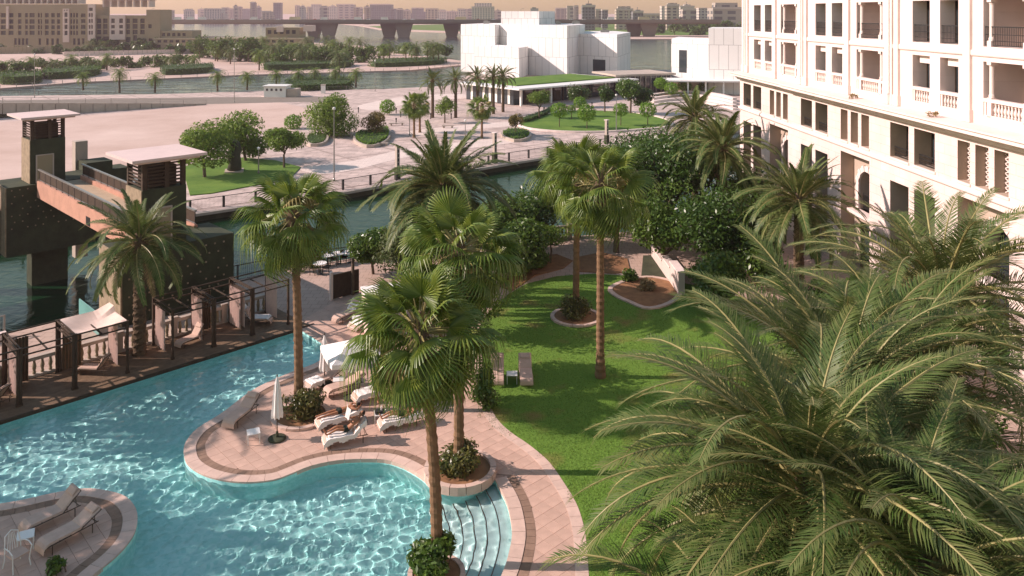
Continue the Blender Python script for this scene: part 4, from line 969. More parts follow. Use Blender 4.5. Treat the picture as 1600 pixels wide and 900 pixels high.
# ---- promenade: balustrade, canal railing, planters
def stone_balustrade(pts, label):
    base = Vector(pts[0]); t = thing('stone_balustrade', tuple(base), 0, label, 'balustrade'); bal = MB()
    bal.lathe([(.07,.15), (.085,.22), (.06,.3), (.1,.48), (.085,.58), (.05,.74), (.075,.82)], 8); bme = bal.mesh('baluster', T['shadebuild'])
    pr = MB(); pr.box(-.16,.16,-.16,.16,0,1.05); pr.box(-.2,.2,-.2,.2,1.051,1.13); pme = pr.mesh('pier', T['concrete'])
    for i in range(len(pts)-1):
        a, c = Vector(pts[i]), Vector(pts[i+1]); L2 = (c-a).length; k = max(1, round(L2/2.7)); yaw = atan2((c-a).y, (c-a).x); u = (c-a).normalized()
        r = MB(); r.bar(a-base+Vector((0,0,.92)), c-base+Vector((0,0,.92)), .3, .17); r.build('top_rail', T['concrete'], t)
        r = MB(); r.bar(a-base+Vector((0,0,.075)), c-base+Vector((0,0,.075)), .28, .14); r.build('plinth', T['concrete'], t)
        for j in range(k+1):
            p = a.lerp(c, j/k); link('pier', pme, t, tuple(p-base), yaw)
            if j < k:
                for q in range(7): link('baluster', bme, t, tuple(a.lerp(c, (j+(q+1)/8)/k)-base), yaw)
    return t
stone_balustrade([CP(-2, 3.75), CP(23.2, 3.75)], 'stone balustrade behind the pool cabanas')
rail_run([CP(-14, 10.4), CP(11.2, 10.4)], 'promenade_railing', 'thin metal railing along the promenade edge above the canal', 'railing', T['steel'], 1.15, 3.4, 2, True, .07)
p0 = P(420,428); p1 = P(560,404); p2 = P(700,390); p3 = P(890,372)
stone_balustrade([p1+Vector((1.5,-.6,0)), p2, p3], 'stone balustrade above the canal behind the garden trees')
rail_run([BP(5.6, 3.0), P(430,426)+Vector((0,-.3,0)), P(560,404)+Vector((0,-.4,0))], 'promenade_railing', 'dark bar railing along the cafe terrace above the canal', 'railing', T['iron'], 1.1, 2.5, 2, True, .07)
b = MB(); b.prism([tuple(CP(-14,9.6))[:2], tuple(CP(11.2,9.6))[:2], tuple(CP(11.2,10.2))[:2], tuple(CP(-14,10.2))[:2]], .0, .35); tag(b.build('kerb_wall', T['sandstone_trim']), 'low pale kerb wall beside the canal railing on the promenade', 'wall')
# glass panel at the foot of the tower
b = MB(); b.box(0, 3.3, 0, .06, .02, 1.2)
T['aqua'] = glassmat('aqua_glass', (.16,.36,.33), .15)
tag(b.build('glass_screen', T['aqua'], None, tuple(BP(-1.35, -.35)), R(135)), 'sea green glass screen at the foot of the lift tower', 'screen')
# ---- cabanas
T['curtain2'] = mat('cabana_curtain', (.66,.48,.42), .9, .1, 3, .15, 30)
def curtain(b, p, q, z0, z1, n=18, amp=.05):
    p, q = Vector(p), Vector(q); u = (q-p); nr = Vector((-u.y, u.x, 0)).normalized()
    for i in range(n):
        a = p+u*(i/n)+nr*amp*sin(i*2.1); c = p+u*((i+1)/n)+nr*amp*sin((i+1)*2.1)
        b.quad((a.x,a.y,z0), (c.x,c.y,z0), (c.x,c.y,z1), (a.x,a.y,z1))
def cabana(a0, a1, label, cloth=False, sides=(True, True), back=True):
    t = thing('cabana', tuple(CP(a0, .9)), QY, label, 'cabana'); w = a1-a0-.12; d = 2.5; h = 2.25
    for (x, y) in ((0,0), (w,0), (0,d), (w,d)):
        b = MB(); b.box(x-.05, x+.05, y-.05, y+.05, .05, h+.35); b.box(x-.075, x+.075, y-.075, y+.075, .05, .16); b.build('post', T['timber'], t)
    for z in (h, h+.3):
        for (p, q) in (((0,0),(w,0)), ((0,d),(w,d)), ((0,0),(0,d)), ((w,0),(w,d)), ((w*.5,0),(w*.5,d))):
            if z > h and p[0] == w*.5: continue
            b = MB(); b.bar((*p,z), (*q,z), .055, .06); b.build('beam', T['timber'], t)
    if cloth:
        b = MB(); n = 12
        Z = lambda i, j: h+.34-.32*sin(pi*i/n)*sin(pi*j/n)*1.1+(.25 if i > n*.7 and j > n*.7 else 0)*((i/n-.7)/.3)
        for i in range(n):
            for j in range(n): b.quad((w*i/n, d*j/n, Z(i,j)), (w*(i+1)/n, d*j/n, Z(i+1,j)), (w*(i+1)/n, d*(j+1)/n, Z(i+1,j+1)), (w*i/n, d*(j+1)/n, Z(i,j+1)))
        b.build('canopy', T['fabric'], t, smooth=True)
    for k, x in enumerate((.07, w-.07)):
        if sides[k]: b = MB(); curtain(b, (x, d*.45, 0), (x, d-.08, 0), .12, h-.03); b.build('curtain', T['curtain2'], t)
    if back: b = MB(); curtain(b, (.1, d-.1, 0), (w*.42, d-.1, 0), .12, h-.03); b.build('curtain', T['decking'], t)
    return t
posts = [7.4, 9.7, 11.95, 14.3]
cabana(-1.0, 2.2, 'bare framed cabana at the far end of the poolside row'); cabana(3.6, 6.9, 'open framed cabana with drawn side curtains before the promenade')
cabana(7.4, 9.7, 'dark timber cabana without a roof cloth beside the cloth roofed one', False, (True, False)); cabana(9.7, 11.95, 'dark shaded cabana holding a table next to the cloth roofed cabana', False, (True, False))
cabana(11.95, 14.35, 'timber cabana with a sagging pale cloth roof', True, (False, True))
cabana(16.4, 18.6, 'open timber cabana right beside the date palm', False, (True, True), False); cabana(18.6, 20.75, 'timber cabana with bright pale side curtains', False, (False, True), True); cabana(20.75, 22.95, 'timber cabana holding the towel draped chair', False, (True, True), False)
# ============================================================ palms
T['frond'] = leafmat('date_palm_leaf', (.03,.095,.01), (.21,.22,.075), .5, .28, .35)
T['frond_dry'] = leafmat('dry_palm_leaf', (.26,.19,.09), (.4,.3,.16), .7, .2, .2)
T['rachis'] = mat('palm_rachis', (.26,.23,.09), .5, .2, 3, .1, 20)
T['fan'] = leafmat('fan_palm_leaf', (.045,.12,.01), (.25,.3,.05), .42, .34, .5)
T['fan_dry'] = leafmat('dry_fan_leaf', (.22,.17,.06), (.36,.3,.12), .7, .2, .2)
T['trunk_date'] = mat('date_trunk', (.11,.075,.045), .95, .35, 6, .6, 14)
T['trunk_fan'] = mat('fan_trunk', (.2,.12,.065), .9, .25, 4, .4, 16)
def frond_mesh(seed, L_=4.0, n=58, droop=1.1, lmax=.62, wid=.036, dry=False, rz=.9):
    r = random.Random(seed); b = MB(); pts = []; rad = []; ang = 0.0; p = Vector((0,0,0)); K = 16; dirs = []
    side = r.uniform(-.12,.12); yaw = 0
    for i in range(K+1):
        t = i/K; pts.append(p.copy()); rad.append(.045*(1-t)**.8+.006); d = Vector((cos(ang)*cos(yaw), cos(ang)*sin(yaw), sin(ang))); dirs.append(d)
        p = p+d*(L_/K); ang -= droop/K*(.45+1.15*t); yaw += side/K
    b.cur = 1; b.tube(pts, rad, 5); b.cur = 0
    for i in range(n):
        t = .1+.9*(i+.5)/n; k = min(int(t*K), K-1); f = t*K-k; P0 = pts[k].lerp(pts[k+1], f); d = dirs[k].lerp(dirs[min(k+1,K)], f).normalized()
        sd = d.cross(Vector((0,0,1))).normalized(); up = sd.cross(d)
        ll = lmax*min(1, (t*4.2)**.8)*(1-.72*max(0, t-.35)/.65)*r.uniform(.85, 1.1)
        if t < .2: ll *= .55
        for s_ in (-1, 1):
            fw = .5+.75*t+r.uniform(-.13,.13); lift = rz*(.42-.25*t)+r.uniform(-.16,.2)
            v = (sd*s_*1.0+d*fw+up*lift).normalized(); wv = v.cross(up).normalized()*wid*r.uniform(.8,1.15)
            m1 = P0+v*ll*.5; tip = P0+v*ll+Vector((0,0,-1))*ll*r.uniform(.06,.24)
            a = P0-wv*.3; c = P0+wv*.3
            b.v += [tuple(a), tuple(c), tuple(m1+wv*.5), tuple(m1-wv*.5), tuple(tip)]; q = len(b.v)-5
            b.f += [(q,q+1,q+2,q+3), (q+3,q+2,q+4)]; b.mi += [0,0]
    return b.mesh('frond', [T['frond_dry'] if dry else T['frond'], T['rachis']])
FR = {'up': [frond_mesh(i, 3.6, 72, .5+.2*i, .62, .048) for i in range(3)], 'mid': [frond_mesh(10+i, 4.0, 76, 1.15+.22*i, .64, .048) for i in range(4)], 'low': [frond_mesh(20+i, 3.9, 72, 1.5+.2*i, .62, .048) for i in range(3)], 'dry': [frond_mesh(30+i, 3.4, 50, 1.7, .5, .03, True) for i in range(2)],
      'near': [frond_mesh(40+i, 4.5, 84, .95+.2*i, .8, .029) for i in range(5)]}
def date_trunk(h, r0=.27, seed=0, nring=None):
    rr_ = random.Random(seed); b = MB(); n = 14; m = nring or max(10, int(h/.11)); base = len(b.v)
    for i in range(m+1):
        t = i/m; rad = r0*(1.15-.2*t+.25*max(0, t-.85)/.15)
        for k in range(n):
            bump = 1+.13*(((i+k*2+(k//2)) % 3) == 0)+rr_.uniform(-.03,.03); a = 2*pi*(k+.5*(i % 2))/n; b.v.append((rad*bump*cos(a), rad*bump*sin(a), h*t))
    for i in range(m):
        for k in range(n): a = base+i*n+k; c = base+i*n+(k+1) % n; b.f.append((a, c, c+n, a+n)); b.mi.append(0)
    b.f.append(tuple(base+m*n+k for k in range(n))); b.mi.append(0)
    for i in range(int(h*9)):        # old leaf bases standing out of the stem
        z = h*(i+.5)/int(h*9); a = i*2.4; rad = r0*1.12; q = Vector((cos(a), sin(a), 0)); s_ = Vector((-sin(a), cos(a), 0))*.06; p = q*rad*.9+Vector((0,0,z)); e = p+q*.13+Vector((0,0,.12))
        b.tri(p-s_, p+s_, e); b.tri(p+s_, p+Vector((0,0,.1)), e); b.tri(p+Vector((0,0,.1)), p-s_, e)
    return b
def date_palm(x, y, h, label, R_=1.0, n=40, near=False, seed=0, dry=2, group=None, ground=0.0, name='date_palm', tilt=0, lo=-.45, phase=0):
    t = thing(name, (x, y, ground), 0, label, 'palm', group); r = random.Random(seed+100)
    date_trunk(h, .27, seed).build('trunk', T['trunk_date'], t)
    b = MB(); b.lathe([(.3,-.5), (.42,-.2), (.4,.1), (.22,.45), (.06,.7)], 12, (0,0,h)); b.build('crown_core', T['trunk_date'], t)
    for i in range(n+dry):
        f = i/n; a = i*2.39996+r.uniform(-.2,.2)+phase; el = 1.35-(1.62 if near else 1.85)*min(f,1)**.85+r.uniform(-.22,.22)
        if i >= n: el = r.uniform(-.9,-.6); me = r.choice(FR['dry'])
        elif near: me = r.choice(FR['near'])
        else: me = r.choice(FR['up'] if f < .25 else FR['mid'] if f < .75 else FR['low'])
        el = max(el, lo) if i < n else el
        s_ = R_*r.uniform(.88, 1.08)*(.8 if f < .15 else 1)
        o = link('frond', me, t, (.14*cos(a), .14*sin(a), h+.25-.4*f), None, s_); o.rotation_euler = Euler((r.uniform(-.35,.35), -el, a), 'XYZ')
    return t
# --- fan palm leaves
def fan_mesh(seed, R_=.95, pet=1.15, seg=26, dry=False, hang=.35):
    r = random.Random(seed); b = MB(); b.cur = 1; pts = [Vector((0,0,0)), Vector((pet*.4,0,.05)), Vector((pet*.75,0,.02)), Vector((pet,0,-.06))]; b.tube(pts, [.035,.026,.02,.016], 5); b.cur = 0
    c = pts[-1]; span = R(118)
    for i in range(seg):
        a0 = -span+2*span*i/seg; a1 = -span+2*span*(i+1)/seg; am = (a0+a1)/2; fold = -.12*abs(am)
        def pt(a, rr, dz): return c+Vector((cos(a)*rr, sin(a)*rr, dz))
        rl = R_*(1-.28*(abs(am)/span)**2)*r.uniform(.92,1.08); ri = rl*.55
        zi = -.1*ri-.22*abs(sin(am))*ri
        l = pt(a0, ri, zi-.03); q = pt(a1, ri, zi-.03); mdl = pt(am, ri, zi+.02)
        m2 = pt(am, rl*.8, zi-.15*hang*2-.03); tip = pt(am+r.uniform(-.05,.05), rl*.93, zi-hang*r.uniform(.7,1.6))
        w2 = Vector((-sin(am), cos(am), 0))*.022
        n = len(b.v); b.v += [tuple(c), tuple(l), tuple(mdl), tuple(q), tuple(m2-w2), tuple(m2+w2), tuple(tip)]
        b.f += [(n,n+1,n+2), (n,n+2,n+3), (n+1,n+4,n+2), (n+2,n+4,n+5), (n+2,n+5,n+3), (n+4,n+6,n+5)]; b.mi += [0]*6
    return b.mesh('fan_leaf', [T['fan_dry'] if dry else T['fan'], T['rachis']])
FAN = [fan_mesh(i, 1.05+.1*(i % 3), 1.1+.14*(i % 4), 30, False, .28+.2*i) for i in range(5)]; FAND = [fan_mesh(50+i, .9, .9, 22, True, .55) for i in range(2)]
def fan_palm(x, y, h, label, R_=1.0, n=44, seed=0, ground=0.0, r0=.2, dry=14, group=None, lean=(0,0)):
    t = thing('fan_palm', (x, y, ground), 0, label, 'palm', group); r = random.Random(seed+300); b = MB(); k = int(h/.16); pts = []; rad = []
    for i in range(k+1):
        f = i/k; pts.append((lean[0]*f*f, lean[1]*f*f, h*f)); rad.append((r0*(1.35-.35*min(1, f*8)) if f < .12 else r0*(1-.22*f))*(1.09 if i % 2 else .95)*r.uniform(.96,1.04))
    b.tube(pts, rad, 12); b.build('trunk', T['trunk_fan'], t, smooth=False); top = Vector(pts[-1])
    b = MB(); b.lathe([(r0*.85,-.9), (r0*1.5,-.6), (r0*1.55,-.1), (r0*.9,.3), (.05,.6)], 12, top); b.build('crown_core', T['trunk_date'], t)
    n = int(n*.86)
    for i in range(n+dry):
        f = i/n; a = i*2.39996+r.uniform(-.25,.25); el = 1.3-2.05*min(f,1)**.85+r.uniform(-.15,.15); me = (FAN[min(4, int(f*4.9))] if r.random() > .08 else FAND[0]) if i < n else r.choice(FAND)
        if i >= n: el = r.uniform(-1.35,-.95)
        o = link('fan_leaf', me, t, tuple(top+Vector((.1*cos(a), .1*sin(a), .15-.35*f if i < n else -.45))), None, R_*r.uniform(.82,1.12)); o.rotation_euler = Euler((r.uniform(-.8,.8), -el, a), 'XYZ')
    for i in range(9):
        a = r.uniform(0,6.28); o = link('fan_leaf', FAN[r.choice((3,4))], t, tuple(top+Vector((.1*cos(a), .1*sin(a), -.3))), None, R_*r.uniform(.85,1.05)); o.rotation_euler = Euler((r.uniform(-.7,.7), r.uniform(.55,1.15), a), 'XYZ')
    for i in range(3):
        a = r.uniform(0,6.28); b = MB(); p = [top+Vector((cos(a)*s_*.5, sin(a)*s_*.5, .1+s_*.25-.28*s_*s_)) for s_ in (0,.5,1,1.6,2.1,2.5)]; b.tube(p, [.02,.018,.015,.02,.03,.012], 5); b.build('flower_stalk', T['frond_dry'], t)
    return t
def at_px(x, ybase): p = P(x, ybase); return p.x, p.y
# near palms, by the pixel of trunk foot and the crown height
x, y = at_px(218,555); date_palm(x, y, 5.75, 'date palm standing between the two groups of cabanas', .9, 52, seed=1)
x, y = at_px(467,640); fan_palm(x, y, 8.6, 'tall fan palm rising from the round shrub bed on the pool peninsula', 1.0, 46, 2, lean=(-.25,0))
x, y = at_px(692,478); date_palm(x, y, 7.0, 'broad date palm behind the pool deck by the promenade', 1.25, 92, seed=3, dry=3)
x, y = at_px(717,738); fan_palm(x, y, 8.5, 'fan palm rising from the stone planter at the pool steps', 1.0, 50, 4)
x, y = at_px(683,885); fan_palm(x, y, 7.45, 'tall fan palm with a hanging leaf skirt standing at the pool edge bed', .98, 60, 5, dry=24, r0=.19, lean=(-.55,0))
x, y = at_px(900,492); fan_palm(x, y, 8.1, 'fan palm in the round hedge planter on the lawn', 1.15, 42, 6, lean=(.1,0))
x, y = at_px(938,590); fan_palm(x, y, 9.3, 'slender fan palm growing straight out of the lawn', 1.05, 42, 7)
date_palm(15.3, 58.0, 7.6, 'date palm against the hotel wall by the far pair of tall windows', 1.08, 60, seed=8)
date_palm(16.0, 70.0, 8.3, 'date palm at the hotel corner by the canal', 1.0, 52, seed=9)
date_palm(17.2, 48.0, 6.2, 'date palm before the second arched recess of the hotel', 1.08, 62, seed=10)
date_palm(14.6, 27.2, 7.7, 'large date palm on the lawn near the third arched recess of the hotel', 1.22, 66, True, seed=11, dry=3)
date_palm(6.2, 16.8, 7.4, 'huge date palm with long arching fronds beside the near lawn', 1.14, 92, True, seed=12, dry=3, lo=-.75)
date_palm(9.6, 17.2, 5.2, 'lower date palm under the huge one with drooping fronds', 1.1, 56, True, seed=13, dry=2)
date_palm(8.7, 20.8, 7.2, 'date palm rising just behind the huge one', 1.25, 64, True, seed=14, dry=2)
date_palm(-28.2, 34.9, 8.8, 'date palm behind the cabana row beside the bare framed cabana', 1.0, 46, seed=21)
date_palm(-28.4, 27.9, 7.6, 'date palm on the island deck outside the pool bend', 1.05, 50, seed=22)
date_palm(-26.8, 25.4, 7.2, 'smaller date palm on the island deck outside the pool bend', 1.0, 46, seed=23)
date_palm(11.6, 23.6, 6.6, 'date palm crowding between the huge palm and the hotel palm', 1.15, 56, True, seed=24, dry=2)
date_palm(4.9, 14.9, 4.3, 'young date palm below the huge one at the lawn corner', 1.1, 46, True, seed=25, dry=1)
date_palm(7.5, 14.8, 6.9, 'date palm whose crown overlaps the huge one beside the lawn', 1.05, 60, True, seed=26, dry=2, phase=1.0)
# ============================================================ broadleaf trees, shrubs, hedges
T['hedgecore'] = mat('hedge_core', (.03,.06,.012), .95, .3, 3, .6, 20)
T['bark'] = mat('bark', (.13,.095,.065), .95, .3, 5, .5, 12)
T['darkleaf'] = leafmat('dark_leaf', (.028,.07,.01), (.09,.16,.022), .35, .35, .5)
T['shrubleaf'] = leafmat('shrub_leaf', (.04,.1,.012), (.15,.23,.035), .35, .38, .5)
T['olive'] = leafmat('olive_leaf', (.08,.15,.018), (.23,.32,.05), .5, .42)
def leaves(b, r, c, rad, n, size, blobs=9, shell=.55, flat=0):
    "leaf faces spread through an uneven volume made of several lobes"
    c = Vector(c); L_ = []
    for i in range(blobs):
        while True:
            v = Vector((r.uniform(-1,1), r.uniform(-1,1), r.uniform(-1,1)))
            if v.length <= 1: break
        L_.append((Vector((v.x*rad[0]*.62, v.y*rad[1]*.62, v.z*rad[2]*.62)), r.uniform(.36,.6)))
    for i in range(n):
        o, k = L_[i % blobs]; v = Vector((r.gauss(0,1), r.gauss(0,1), r.gauss(0,1))).normalized(); q = r.uniform(shell, 1)**.6
        p = c+o+Vector((v.x*rad[0], v.y*rad[1], v.z*rad[2]))*k*q
        nrm = (v*.6+Vector((r.gauss(0,.6), r.gauss(0,.6), r.gauss(0,.6)+.35))).normalized(); u = nrm.cross(Vector((r.gauss(0,1), r.gauss(0,1), r.gauss(0,1)))).normalized(); w = nrm.cross(u); s_ = size*r.uniform(.6,1.3)
        n0 = len(b.v); b.v += [tuple(p-u*s_), tuple(p+w*s_*.42), tuple(p+u*s_), tuple(p-w*s_*.42)]; b.f.append((n0,n0+1,n0+2,n0+3)); b.mi.append(b.cur)
def trunk_mesh(r, h, rad, r0, limbs=5, hi=.45):
    b = MB(); b.tube([(0,0,0), (r.uniform(-.05,.05)*h, r.uniform(-.05,.05)*h, h*.35), (r.uniform(-.04,.04)*h, 0, h*hi+.1)], [r0*1.25, r0, r0*.8], 8)
    for i in range(limbs):
        a = 2*pi*i/limbs+r.uniform(-.4,.4); q = r.uniform(.35,.75)
        b.tube([(0,0,h*hi), (cos(a)*rad*q*.45, sin(a)*rad*q*.45, h*(hi+.14)), (cos(a)*rad*q, sin(a)*rad*q, h*r.uniform(hi+.25,.9))], [r0*.6, r0*.4, r0*.12], 6)
    return b
def tree(x, y, g, h, rad, label, leafm, n=2600, size=.2, seed=0, name='tree', group=None, vs_=.42, hi=.42, blobs=11, r0=None, cat='tree'):
    t = thing(name, (x, y, g), 0, label, cat, group); r = random.Random(seed*13+5); trunk_mesh(r, h, rad, r0 or max(.06, h*.025), 5, hi).build('trunk', T['bark'], t)
    b = MB(); leaves(b, r, (0,0,h-rad*vs_*1.75), (rad*1.2, rad*1.2, rad*vs_*2.3), int(n*1.3), size, blobs, .35); b.build('crown', leafm, t); return t
def ball_mesh(seed, n=900, size=.13):
    r = random.Random(seed); b = MB()
    for i in range(n):
        v = Vector((r.gauss(0,1), r.gauss(0,1), r.gauss(0,1))).normalized(); p = v*(.78+.3*r.random()+.07*sin(v.x*7+seed)*cos(v.y*6)); p.z *= .88
        nrm = (v+Vector((r.gauss(0,.45), r.gauss(0,.45), r.gauss(0,.45)))).normalized(); u = nrm.cross(Vector((r.gauss(0,1), r.gauss(0,1), r.gauss(0,1)))).normalized(); w = nrm.cross(u); s_ = size*r.uniform(.6,1.2)
        n0 = len(b.v); b.v += [tuple(p-u*s_), tuple(p+w*s_*.5), tuple(p+u*s_), tuple(p-w*s_*.5)]; b.f.append((n0,n0+1,n0+2,n0+3)); b.mi.append(0)
    return b
BALL = [ball_mesh(i).mesh('crown', T['brightleaf']) for i in range(3)]
tb = MB(); tb.tube([(0,0,0), (.02,0,1), (0,.02,2)], [.09,.07,.06], 8); TBM = tb.mesh('trunk', T['bark'])
def topiary(px, ybase, ycrown, rpx, label, group):
    p = P(px, ybase, PL+.15); s_ = F/p.y; h = (ybase-ycrown)/s_; t = thing('lollipop_tree', tuple(p), 0, label, 'tree', group)
    link('trunk', TBM, t, (0,0,0), None, (1,1,h*.55)); link('crown', BALL[int(px) % 3], t, (0,0,h), px*1.7, rpx/s_*1.12); return t
for (x, yb, yc, r_, lb) in ((874,198,172,12,'lollipop tree on the oval lawn beside the thin lamp post'), (917,201,176,13,'largest lollipop tree in the middle of the oval lawn'), (906,182,160,9,'lollipop tree just behind the largest one on the oval lawn'), (970,196,171,10.5,'lollipop tree on the oval lawn beside the front kerb lamp'), (1012,195,171,12,'lollipop tree at the pointed tip of the oval lawn'),
        (893,186,170,6,'small lollipop tree behind the oval lawn group'), (1033,150,130,9.5,'lollipop tree before the glazed link block'), (1049,152,138,9.5,'lollipop tree with a wide head beside the link block'), (1070,146,134,9.5,'lollipop tree under the edge of the white canopy'), (1100,144,134,9.5,'lollipop tree in front of the white canopy posts'), (605,178,166.5,11,'lone lollipop tree on the open plaza paving'), (458,200,191,12,'lollipop tree beside the big round plaza tree')):
    topiary(x, yb, yc, r_, lb, 'lollipop trees on the plaza')
def ptree(px, yb, yt, rpx, label, m=T['olive'], n=2600, size=.22, seed=0, vs_=.42, hi=.4, zg=PL, **k):
    p = P(px, yb, zg); s_ = F/p.y; return tree(p.x, p.y, zg, (yb-yt)/s_, rpx/s_, label, m, n, size, seed, vs_=vs_, hi=hi, **k)
ptree(320,278,194,44,'wide crowned tree on the small lawn beside the near lift tower', n=4200, size=.25, seed=1)
ptree(384,252,178,42,'dense round tree on the lawn behind the dark sculpture', n=4200, size=.25, seed=2)
ptree(444,263,203,33,'umbrella shaped small tree at the lawn corner', n=3000, size=.22, seed=3, vs_=.33)
ptree(517,212,150,43,'big round tree on the plaza with two planters under it', n=4600, size=.27, seed=4, vs_=.4)
ptree(583,212,176,21,'tree with rusty tinted leaves growing in the kidney shaped planter', leafmat('rusty_leaf', (.1,.1,.02), (.26,.19,.05)), n=1800, size=.2, seed=5)
ptree(695,192,153,16,'airy tree on the plaza between two palms', n=1500, size=.2, seed=6); ptree(806,212,178,13,'small tree in the round planter by the pylon', leafmat('rusty_leaf_b', (.09,.1,.02), (.24,.18,.05)), n=1200, size=.18, seed=7)
ptree(843,186,143,16,'thin tree in front of the glazed pavilion corner', n=1300, size=.2, seed=8); ptree(945,176,135,15,'round tree before the middle of the pavilion', T['darkleaf'], n=1500, size=.22, seed=9)
ptree(985,178,124,22,'tall dense tree before the creek end of the pavilion', T['shrubleaf'], n=2600, size=.26, seed=10); ptree(1003,178,138,17,'dark tree beside the tall dense pavilion tree', T['darkleaf'], n=1800, size=.25, seed=11); ptree(905,168,134,18,'low dark tree against the pavilion glazing', T['darkleaf'], n=1500, size=.25, seed=12)
ptree(1128,130,110,20,'scrubby tree at the foot of the white annex', n=1200, size=.3, seed=13)
# hedges and planters on the plaza
def hedge(px, z, h, label, m=None, n=1500, size=.16, kerb=True, name='hedge', cat='hedge', zt=None):
    pts = catmull([tuple(P(x, y, z))[:2] for x, y in px], 3, True); c = (sum(p[0] for p in pts)/len(pts), sum(p[1] for p in pts)/len(pts)); q = [(p[0]-c[0], p[1]-c[1]) for p in pts]
    t = thing(name, (c[0], c[1], z), 0, label, cat); r = random.Random(int(c[0]*10)); b = MB(); b.prism([(x*.9, y*.9) for x, y in q], .004, h*.84); b.build('core', T['hedgecore'], t)
    xs = [p[0] for p in q]; ys = [p[1] for p in q]; b = MB(); k = 0
    while k < n:
        x, y = r.uniform(min(xs), max(xs)), r.uniform(min(ys), max(ys))
        if r.random() < .45:
            i = r.randrange(len(q)); f = r.random(); j = (i+1) % len(q); x, y = (q[i][0]*(1-f)+q[j][0]*f)*r.uniform(.9,1), (q[i][1]*(1-f)+q[j][1]*f)*r.uniform(.9,1); zz = r.uniform(.05,h)
        elif inside((x, y), q): zz = h*r.uniform(.82,1.08)
        else: continue
        k += 1; p = Vector((x, y, zz)); nrm = Vector((r.gauss(0,.6), r.gauss(0,.6), 1)).normalized(); u = nrm.cross(Vector((r.gauss(0,1), r.gauss(0,1), r.gauss(0,1)))).normalized(); w = nrm.cross(u); s_ = size*r.uniform(.6,1.2)
        b.quad(p-u*s_, p+w*s_*.5, p+u*s_, p-w*s_*.5)
    b.build('foliage', m or T['hedge'], t)
    if kerb:
        b = MB(); o1 = offset(q, -.35 if area(q) > 0 else .35, True)
        for i in range(len(q)): j = (i+1) % len(q); b.hexa([(*q[i],.003), (*q[j],.003), (*o1[j],.003), (*o1[i],.003), (*q[i],.5), (*q[j],.5), (*o1[j],.5), (*o1[i],.5)])
        b.build('kerb', T['concrete'], t)
    return t
hedge([(556,222),(560,211),(580,208),(604,203),(607,215),(597,226),(575,231)], PL, .9, 'bright hedge in the kidney shaped plaza planter', T['brightleaf'], 1800)
hedge([(786,214),(792,207),(812,206),(826,210),(824,218),(805,222)], PL, .8, 'clipped hedge in the small plaza planter by the pylon', T['brightleaf'], 900)
hedge([(480,222),(484,214),(500,213),(510,217),(505,226),(488,229)], PL, .7, 'low flowering hedge in the planter under the big round tree', T['shrubleaf'], 700)
hedge([(815,190),(850,177),(864,170),(862,177),(835,188),(818,193)], PL, .9, 'curved hedge along the back of the oval lawn', T['shrubleaf'], 1100, kerb=False)
hedge([(448,137),(450,131),(500,128),(550,128),(553,133),(545,140),(500,142),(460,143)], PL, 2.0, 'long dark clipped hedge by the near bank of the inlet', T['darkleaf'], 1500, .35, False)
hedge([(0,133),(0,124),(60,121),(63,126),(60,131)], -4.6, 3.0, 'tall hedge block by the far bank of the inlet', None, 1200, .4, False)
hedge([(72,125),(74,117),(150,112),(152,119)], -4.6, 2.8, 'long hedge below the row of bank palms', None, 1200, .4, False)
hedge([(255,118),(256,110),(300,108),(330,107),(330,114)], -4.6, 2.5, 'dark hedge below the sand strip', T['darkleaf'], 1000, .4, False)
hedge([(415,111),(420,104),(500,101),(545,101),(545,106)], -4.6, 2.6, 'hedge in front of the peninsula palms', None, 1200, .4, False)
hedge([(580,106),(590,98),(650,96),(690,95),(692,101)], -4.6, 2.2, 'hedge at the tip of the peninsula', T['shrubleaf'], 1200, .4, False)
hedge([(1020,153),(1030,149),(1080,147),(1090,150),(1060,154)], PL, .7, 'reddish flower bed before the link block', leafmat('red_flower', (.2,.05,.03), (.3,.14,.06)), 700, .2)
# far bank: bushes and trees told apart
r = random.Random(9)
for i in range(16): ptree(312+i*6.5+r.uniform(-3,3), 97-r.uniform(0,14), 60+r.uniform(-4,12), 16+r.uniform(-2,5), 'leafy green tree in the grove behind the sand strip', T['farleaf'], 420, .75, 60+i, zg=-4.6, group='grove trees behind the sand strip', blobs=7)
for i in range(26): ptree(400+i*7+r.uniform(-3,3), 104-r.uniform(0,16) if i < 20 else 97, 76+r.uniform(-6,8), 15+r.uniform(-2,5), 'bushy green tree among the peninsula palms', T['farleaf'], 320, .7, 90+i, zg=-4.6, group='bushes among the peninsula palms', blobs=6) if i not in (20,21,22) else None
for i in range(14): ptree(150+i*7.2, 81-(i % 3), 62+r.uniform(-3,5), 6+r.uniform(0,2), 'dark small tree in the row at the foot of the brown building', T['darkleaf'], 200, .9, 130+i, zg=-4.6, group='tree row at the brown building', blobs=5)
for i in range(34): x = 1018+i*4.2+r.uniform(-3,3); ptree(x, 52+r.uniform(-5,4), 33+r.uniform(-3,6), 9+r.uniform(0,4), 'dark green tree in the wood on the far bank', T['farleaf'], 200, 2.3, 160+i, zg=-5, group='trees of the far bank wood', blobs=6)
for i in range(30): ptree(-10+i*10.5+r.uniform(-4,4), 113-i*.35+r.uniform(-2,2) if i > 5 else 122+r.uniform(-3,3), 98-i*.4+r.uniform(-3,3), 9+r.uniform(-2,4), 'leafy bush tree along the far bank of the inlet', T['farleaf'], 300, .55, 400+i, zg=-4.6, group='bush trees along the far inlet bank', blobs=6)
for i in range(22): ptree(0+i*14.6+r.uniform(-4,4), 83+r.uniform(-2,2), 70+r.uniform(-3,4), 9+r.uniform(0,3), 'dark tree in the band before the brown building', T['darkleaf'], 260, .9, 440+i, zg=-4.6, group='tree band before the brown building', blobs=6)
